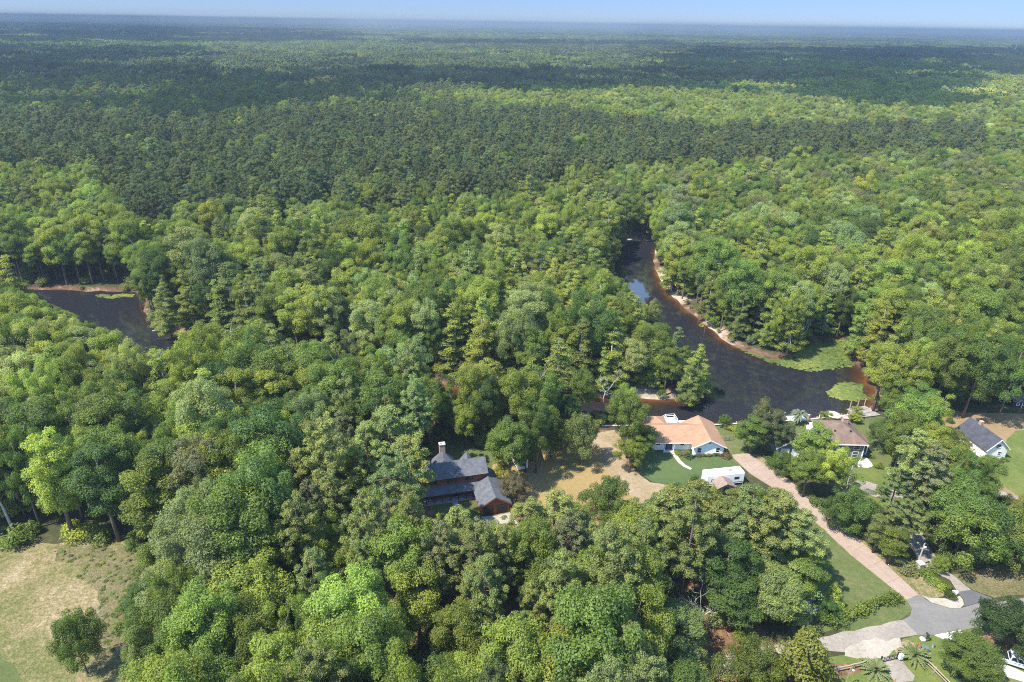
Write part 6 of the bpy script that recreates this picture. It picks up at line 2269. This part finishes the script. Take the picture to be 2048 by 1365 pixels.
def palm(px, py, trunk_h, L, n, tn, label, droop=.9, seed=1):
    g = random.Random(seed)
    t = thing('palm_tree', label, 'palm', (*at(px, py), 0))
    mb = MB()
    mb.tube([(0, 0, 0), (0, 0, trunk_h * .5), (0, 0, trunk_h)], [.28, .24, .26], 9)
    mb.build('trunk', M['bark'], t)
    Vs, Fs = [], []
    for i in range(n):
        az = g.uniform(0, 6.283)
        el = g.uniform(-.1, 1.35)
        prev = None
        k = 9
        for j in range(k):
            u = j / (k - 1)
            r_ = L * (math.cos(el) * u + .12 * u * u)
            z = trunk_h + L * (math.sin(el) * u - droop * .62 * u * u)
            wd = L * .10 * math.sin(math.pi * min(1, u * .86 + .12)) + .03
            c = Vector((r_ * math.cos(az), r_ * math.sin(az), z))
            s_ = Vector((-math.sin(az), math.cos(az), 0))
            if prev:
                pc, pw, ps = prev
                for sg in (-1, 1):
                    # leaflets hang from the rib
                    o_ = len(Vs)
                    Vs += [pc, c, c + s_ * wd * sg + Vector((0, 0, -wd * .45)), pc.lerp(c, .35) + s_ * pw * sg + Vector((0, 0, -pw * .45))]
                    Fs.append((o_, o_ + 1, o_ + 2, o_ + 3))
            prev = (c, wd, s_)
    me = bpy.data.meshes.new('crown')
    me.from_pydata([tuple(v) for v in Vs], [], Fs)
    a = me.attributes.new('var', 'FLOAT', 'POINT')
    a.data.foreach_set('value', [min(1, max(0, g.gauss(.55, .15))) for _ in Vs])
    me.materials.append(M['leaf'])
    me.update()
    o = bpy.data.objects.new('crown', me)
    COL.objects.link(o)
    o.parent = t
    o['tint'] = TINT[tn]
    return t


TINT['palm'] = (.20, .23, .15)
TINT['palm2'] = (.20, .235, .10)
palm(1596, 846, 2.6, 2.3, 70, 'palm', 'pale silvery palm on the river bank beside the boat landing', .95, 3)
palm(1827, 1318, 1.0, 2.2, 64, 'palm2', 'spreading grey green palm right of the gate', .55, 4)
palm(1749, 1346, .7, 2.2, 60, 'palm2', 'spreading grey green palm left of the gate', .6, 5)


def bare(px, py, hgt, label, seed, lean=(0, 0), top=True):
    o = bpy.data.objects.new('bare_tree', bare_tree_mesh(seed, hgt))
    COL.objects.link(o)
    o.location = (*(at(px, py, hgt * .95) if top else at(px, py)), 0)
    o.rotation_euler = (lean[0], lean[1], seed * 1.3)
    return tag(o, label, 'dead tree', 'dead trees standing in the woods')


bare(372, 1140, 13, 'pale grey dead tree standing right of the scrub field', 11)
bare(293, 1236, 10, 'grey bare branches at the lower field edge', 12)
bare(455, 1060, 17, 'bare grey tree in the thicket above the yellow tree', 13)
bare(410, 935, 20, 'bare white limbed tree in the left woods above the pine grove', 14)
bare(180, 1215, 7, 'small grey bare sapling behind the lone field tree', 15)
bare(1422, 745, 7, 'bare fallen limbed tree leaning over the water at the peninsula tip', 16, (.5, .9))
bare(1735, 560, 18, 'pale dead snag in the far woods above the cove', 17)
bare(1612, 628, 11, 'leaning pale dead trunk beside the big lily mat', 18)
bare(1985, 470, 18, 'white dead snag high in the right woods', 19)
bare(1060, 715, 14, 'bare grey tree on the peninsula shore above the wood house', 20)
bare(1215, 735, 12, 'bare grey tree on the peninsula shore above the tan house', 21)
bare(1420, 1150, 13, 'bare white limbs in the middle of the right grove', 22)
for i in range(16):
    bx, by = rnd.uniform(1380, 2000), rnd.uniform(345, 420)
    bare(bx, by, rnd.uniform(15, 21), 'pale bare dead tree standing among the far swamp trees', 40 + i)
t = thing('snag', 'tall bare pale trunk in the dark wood left of the field', 'dead tree', (*at(27, 1062), 0))
MB().tube([(0, 0, 0), (-.3, 0, 5), (-.9, 0, 9.5)], [.28, .22, .14], 8).build('trunk', M['pale_bark'], t)
MB().tube([(-.5, 0, 6.5), (-1.2, .1, 8)], [.08, .03], 5).build('branch', M['pale_bark'], t)

# driftwood on the sandy bank
for i, (px, L, rz_, lb) in enumerate((((1336, 572), 6, .9, 'upper driftwood log on the white sand bar'), ((1352, 560), 5, 2.2, 'short driftwood log behind the white sand bar'), ((330, 660), 7, .4, 'dark log lying on the bank of the western river'))):
    t = thing('driftwood', lb, 'log', (*at(*px), -.1), rz_)
    MB().tube([(-L / 2, 0, .2), (0, .2, .3), (L / 2, 0, .15)], [.22, .2, .1], 7).build('log', M['dead_wood'], t)
    MB().tube([(0, .2, .3), (.8, .9, .8)], [.1, .03], 5).build('branch', M['dead_wood'], t)

# ------------------------------------------------------------------ clouds, overhead and out of the frame: their shadows darken the far forest
CLOUD_Z = 900.0
SH = Vector((SDIR.x / SDIR.z, SDIR.y / SDIR.z)) * CLOUD_Z
CL_PX = [
    [(-120, 222), (150, 214), (240, 205), (330, 224), (420, 230), (560, 214), (700, 214), (745, 196), (640, 170), (480, 150), (300, 135), (-120, 130)],
    [(640, 180), (760, 190), (830, 168), (1000, 180), (1250, 178), (1450, 190), (1480, 150), (1000, 140), (650, 140)],
    [(1350, 176), (1560, 200), (1700, 212), (1850, 216), (1900, 200), (1840, 172), (1960, 152), (2150, 150), (2150, 98), (1400, 98), (1300, 130)],
    [(-120, 128), (260, 126), (420, 112), (380, 96), (-120, 90)],
    [(800, 88), (1340, 92), (1340, 82), (800, 78)],
    [(-120, 84), (620, 86), (760, 72), (600, 58), (-120, 44)],
]


def clouds():
    g = np.random.default_rng(77)
    ico = bpy.data.meshes.new('ico')
    import bmesh
    bm = bmesh.new()
    bmesh.ops.create_icosphere(bm, subdivisions=2, radius=1)
    bm.to_mesh(ico)
    bm.free()
    V0 = np.array([v.co[:] for v in ico.vertices])
    F0 = np.array([p.vertices[:] for p in ico.polygons])
    bpy.data.meshes.remove(ico)
    Vs, Fs = [], []
    o = 0
    for poly in CL_PX:
        gp = np.array([at(x, y, 18) for x, y in poly])
        lo, hi = gp.min(0), gp.max(0)
        area = np.prod(hi - lo)
        k = int(min(900, max(60, area / 2600)))
        c = g.uniform(lo, hi, (k, 2))
        c = c[inpoly(c, gp)]
        wdt = math.sqrt(area / k)
        for x, y in c:
            r_ = wdt * g.uniform(.65, 1.15)
            v = V0 * np.array([r_, r_, min(r_, 70) * .5]) * (1 + .12 * np.sin(V0[:, [1, 2, 0]] * 4 + x))
            Vs.append(v + np.array([x + SH.x, y + SH.y, CLOUD_Z + g.uniform(-10, 60)]))
            Fs.append(F0 + o)
            o += len(V0)
    me = bpy.data.meshes.new('clouds')
    V, F = np.concatenate(Vs), np.concatenate(Fs)
    me.vertices.add(len(V))
    me.vertices.foreach_set('co', V.astype(np.float32).ravel())
    me.loops.add(F.size)
    me.loops.foreach_set('vertex_index', F.astype(np.int32).ravel())
    me.polygons.add(len(F))
    me.polygons.foreach_set('loop_start', np.arange(0, F.size, 3, dtype=np.int32))
    mt, nt, out = new_mat('cloud')
    b = N(nt, 'ShaderNodeBsdfDiffuse')
    b.inputs['Color'].default_value = (.9, .9, .92, 1)
    tr = N(nt, 'ShaderNodeBsdfTransparent')
    mx = N(nt, 'ShaderNodeMixShader')
    mx.inputs[0].default_value = .72
    nt.links.new(tr.outputs[0], mx.inputs[1])
    nt.links.new(b.outputs[0], mx.inputs[2])
    nt.links.new(mx.outputs[0], out.inputs['Surface'])
    me.materials.append(mt)
    me.update()
    smooth_mesh(me)
    ob = bpy.data.objects.new('clouds', me)
    COL.objects.link(ob)
    return tag(ob, 'low fair weather clouds drifting over the far forest', 'clouds', kind='stuff')


clouds()

# ------------------------------------------------------------------ the air
hz = MB()
hz.box((0, 18000, (CAM_H + 8 - 5) / 2), (90000, 44000, CAM_H + 8 + 5))
mt, nt, out = new_mat('haze')
pv = N(nt, 'ShaderNodeVolumePrincipled')
pv.inputs['Color'].default_value = (.32, .39, .45, 1)
pv.inputs['Density'].default_value = 2.2e-4
pv.inputs['Anisotropy'].default_value = 0.1
nt.links.new(pv.outputs[0], out.inputs['Volume'])
tag(hz.build('haze', mt), 'thin blue haze over the distant forest', 'haze', kind='stuff')
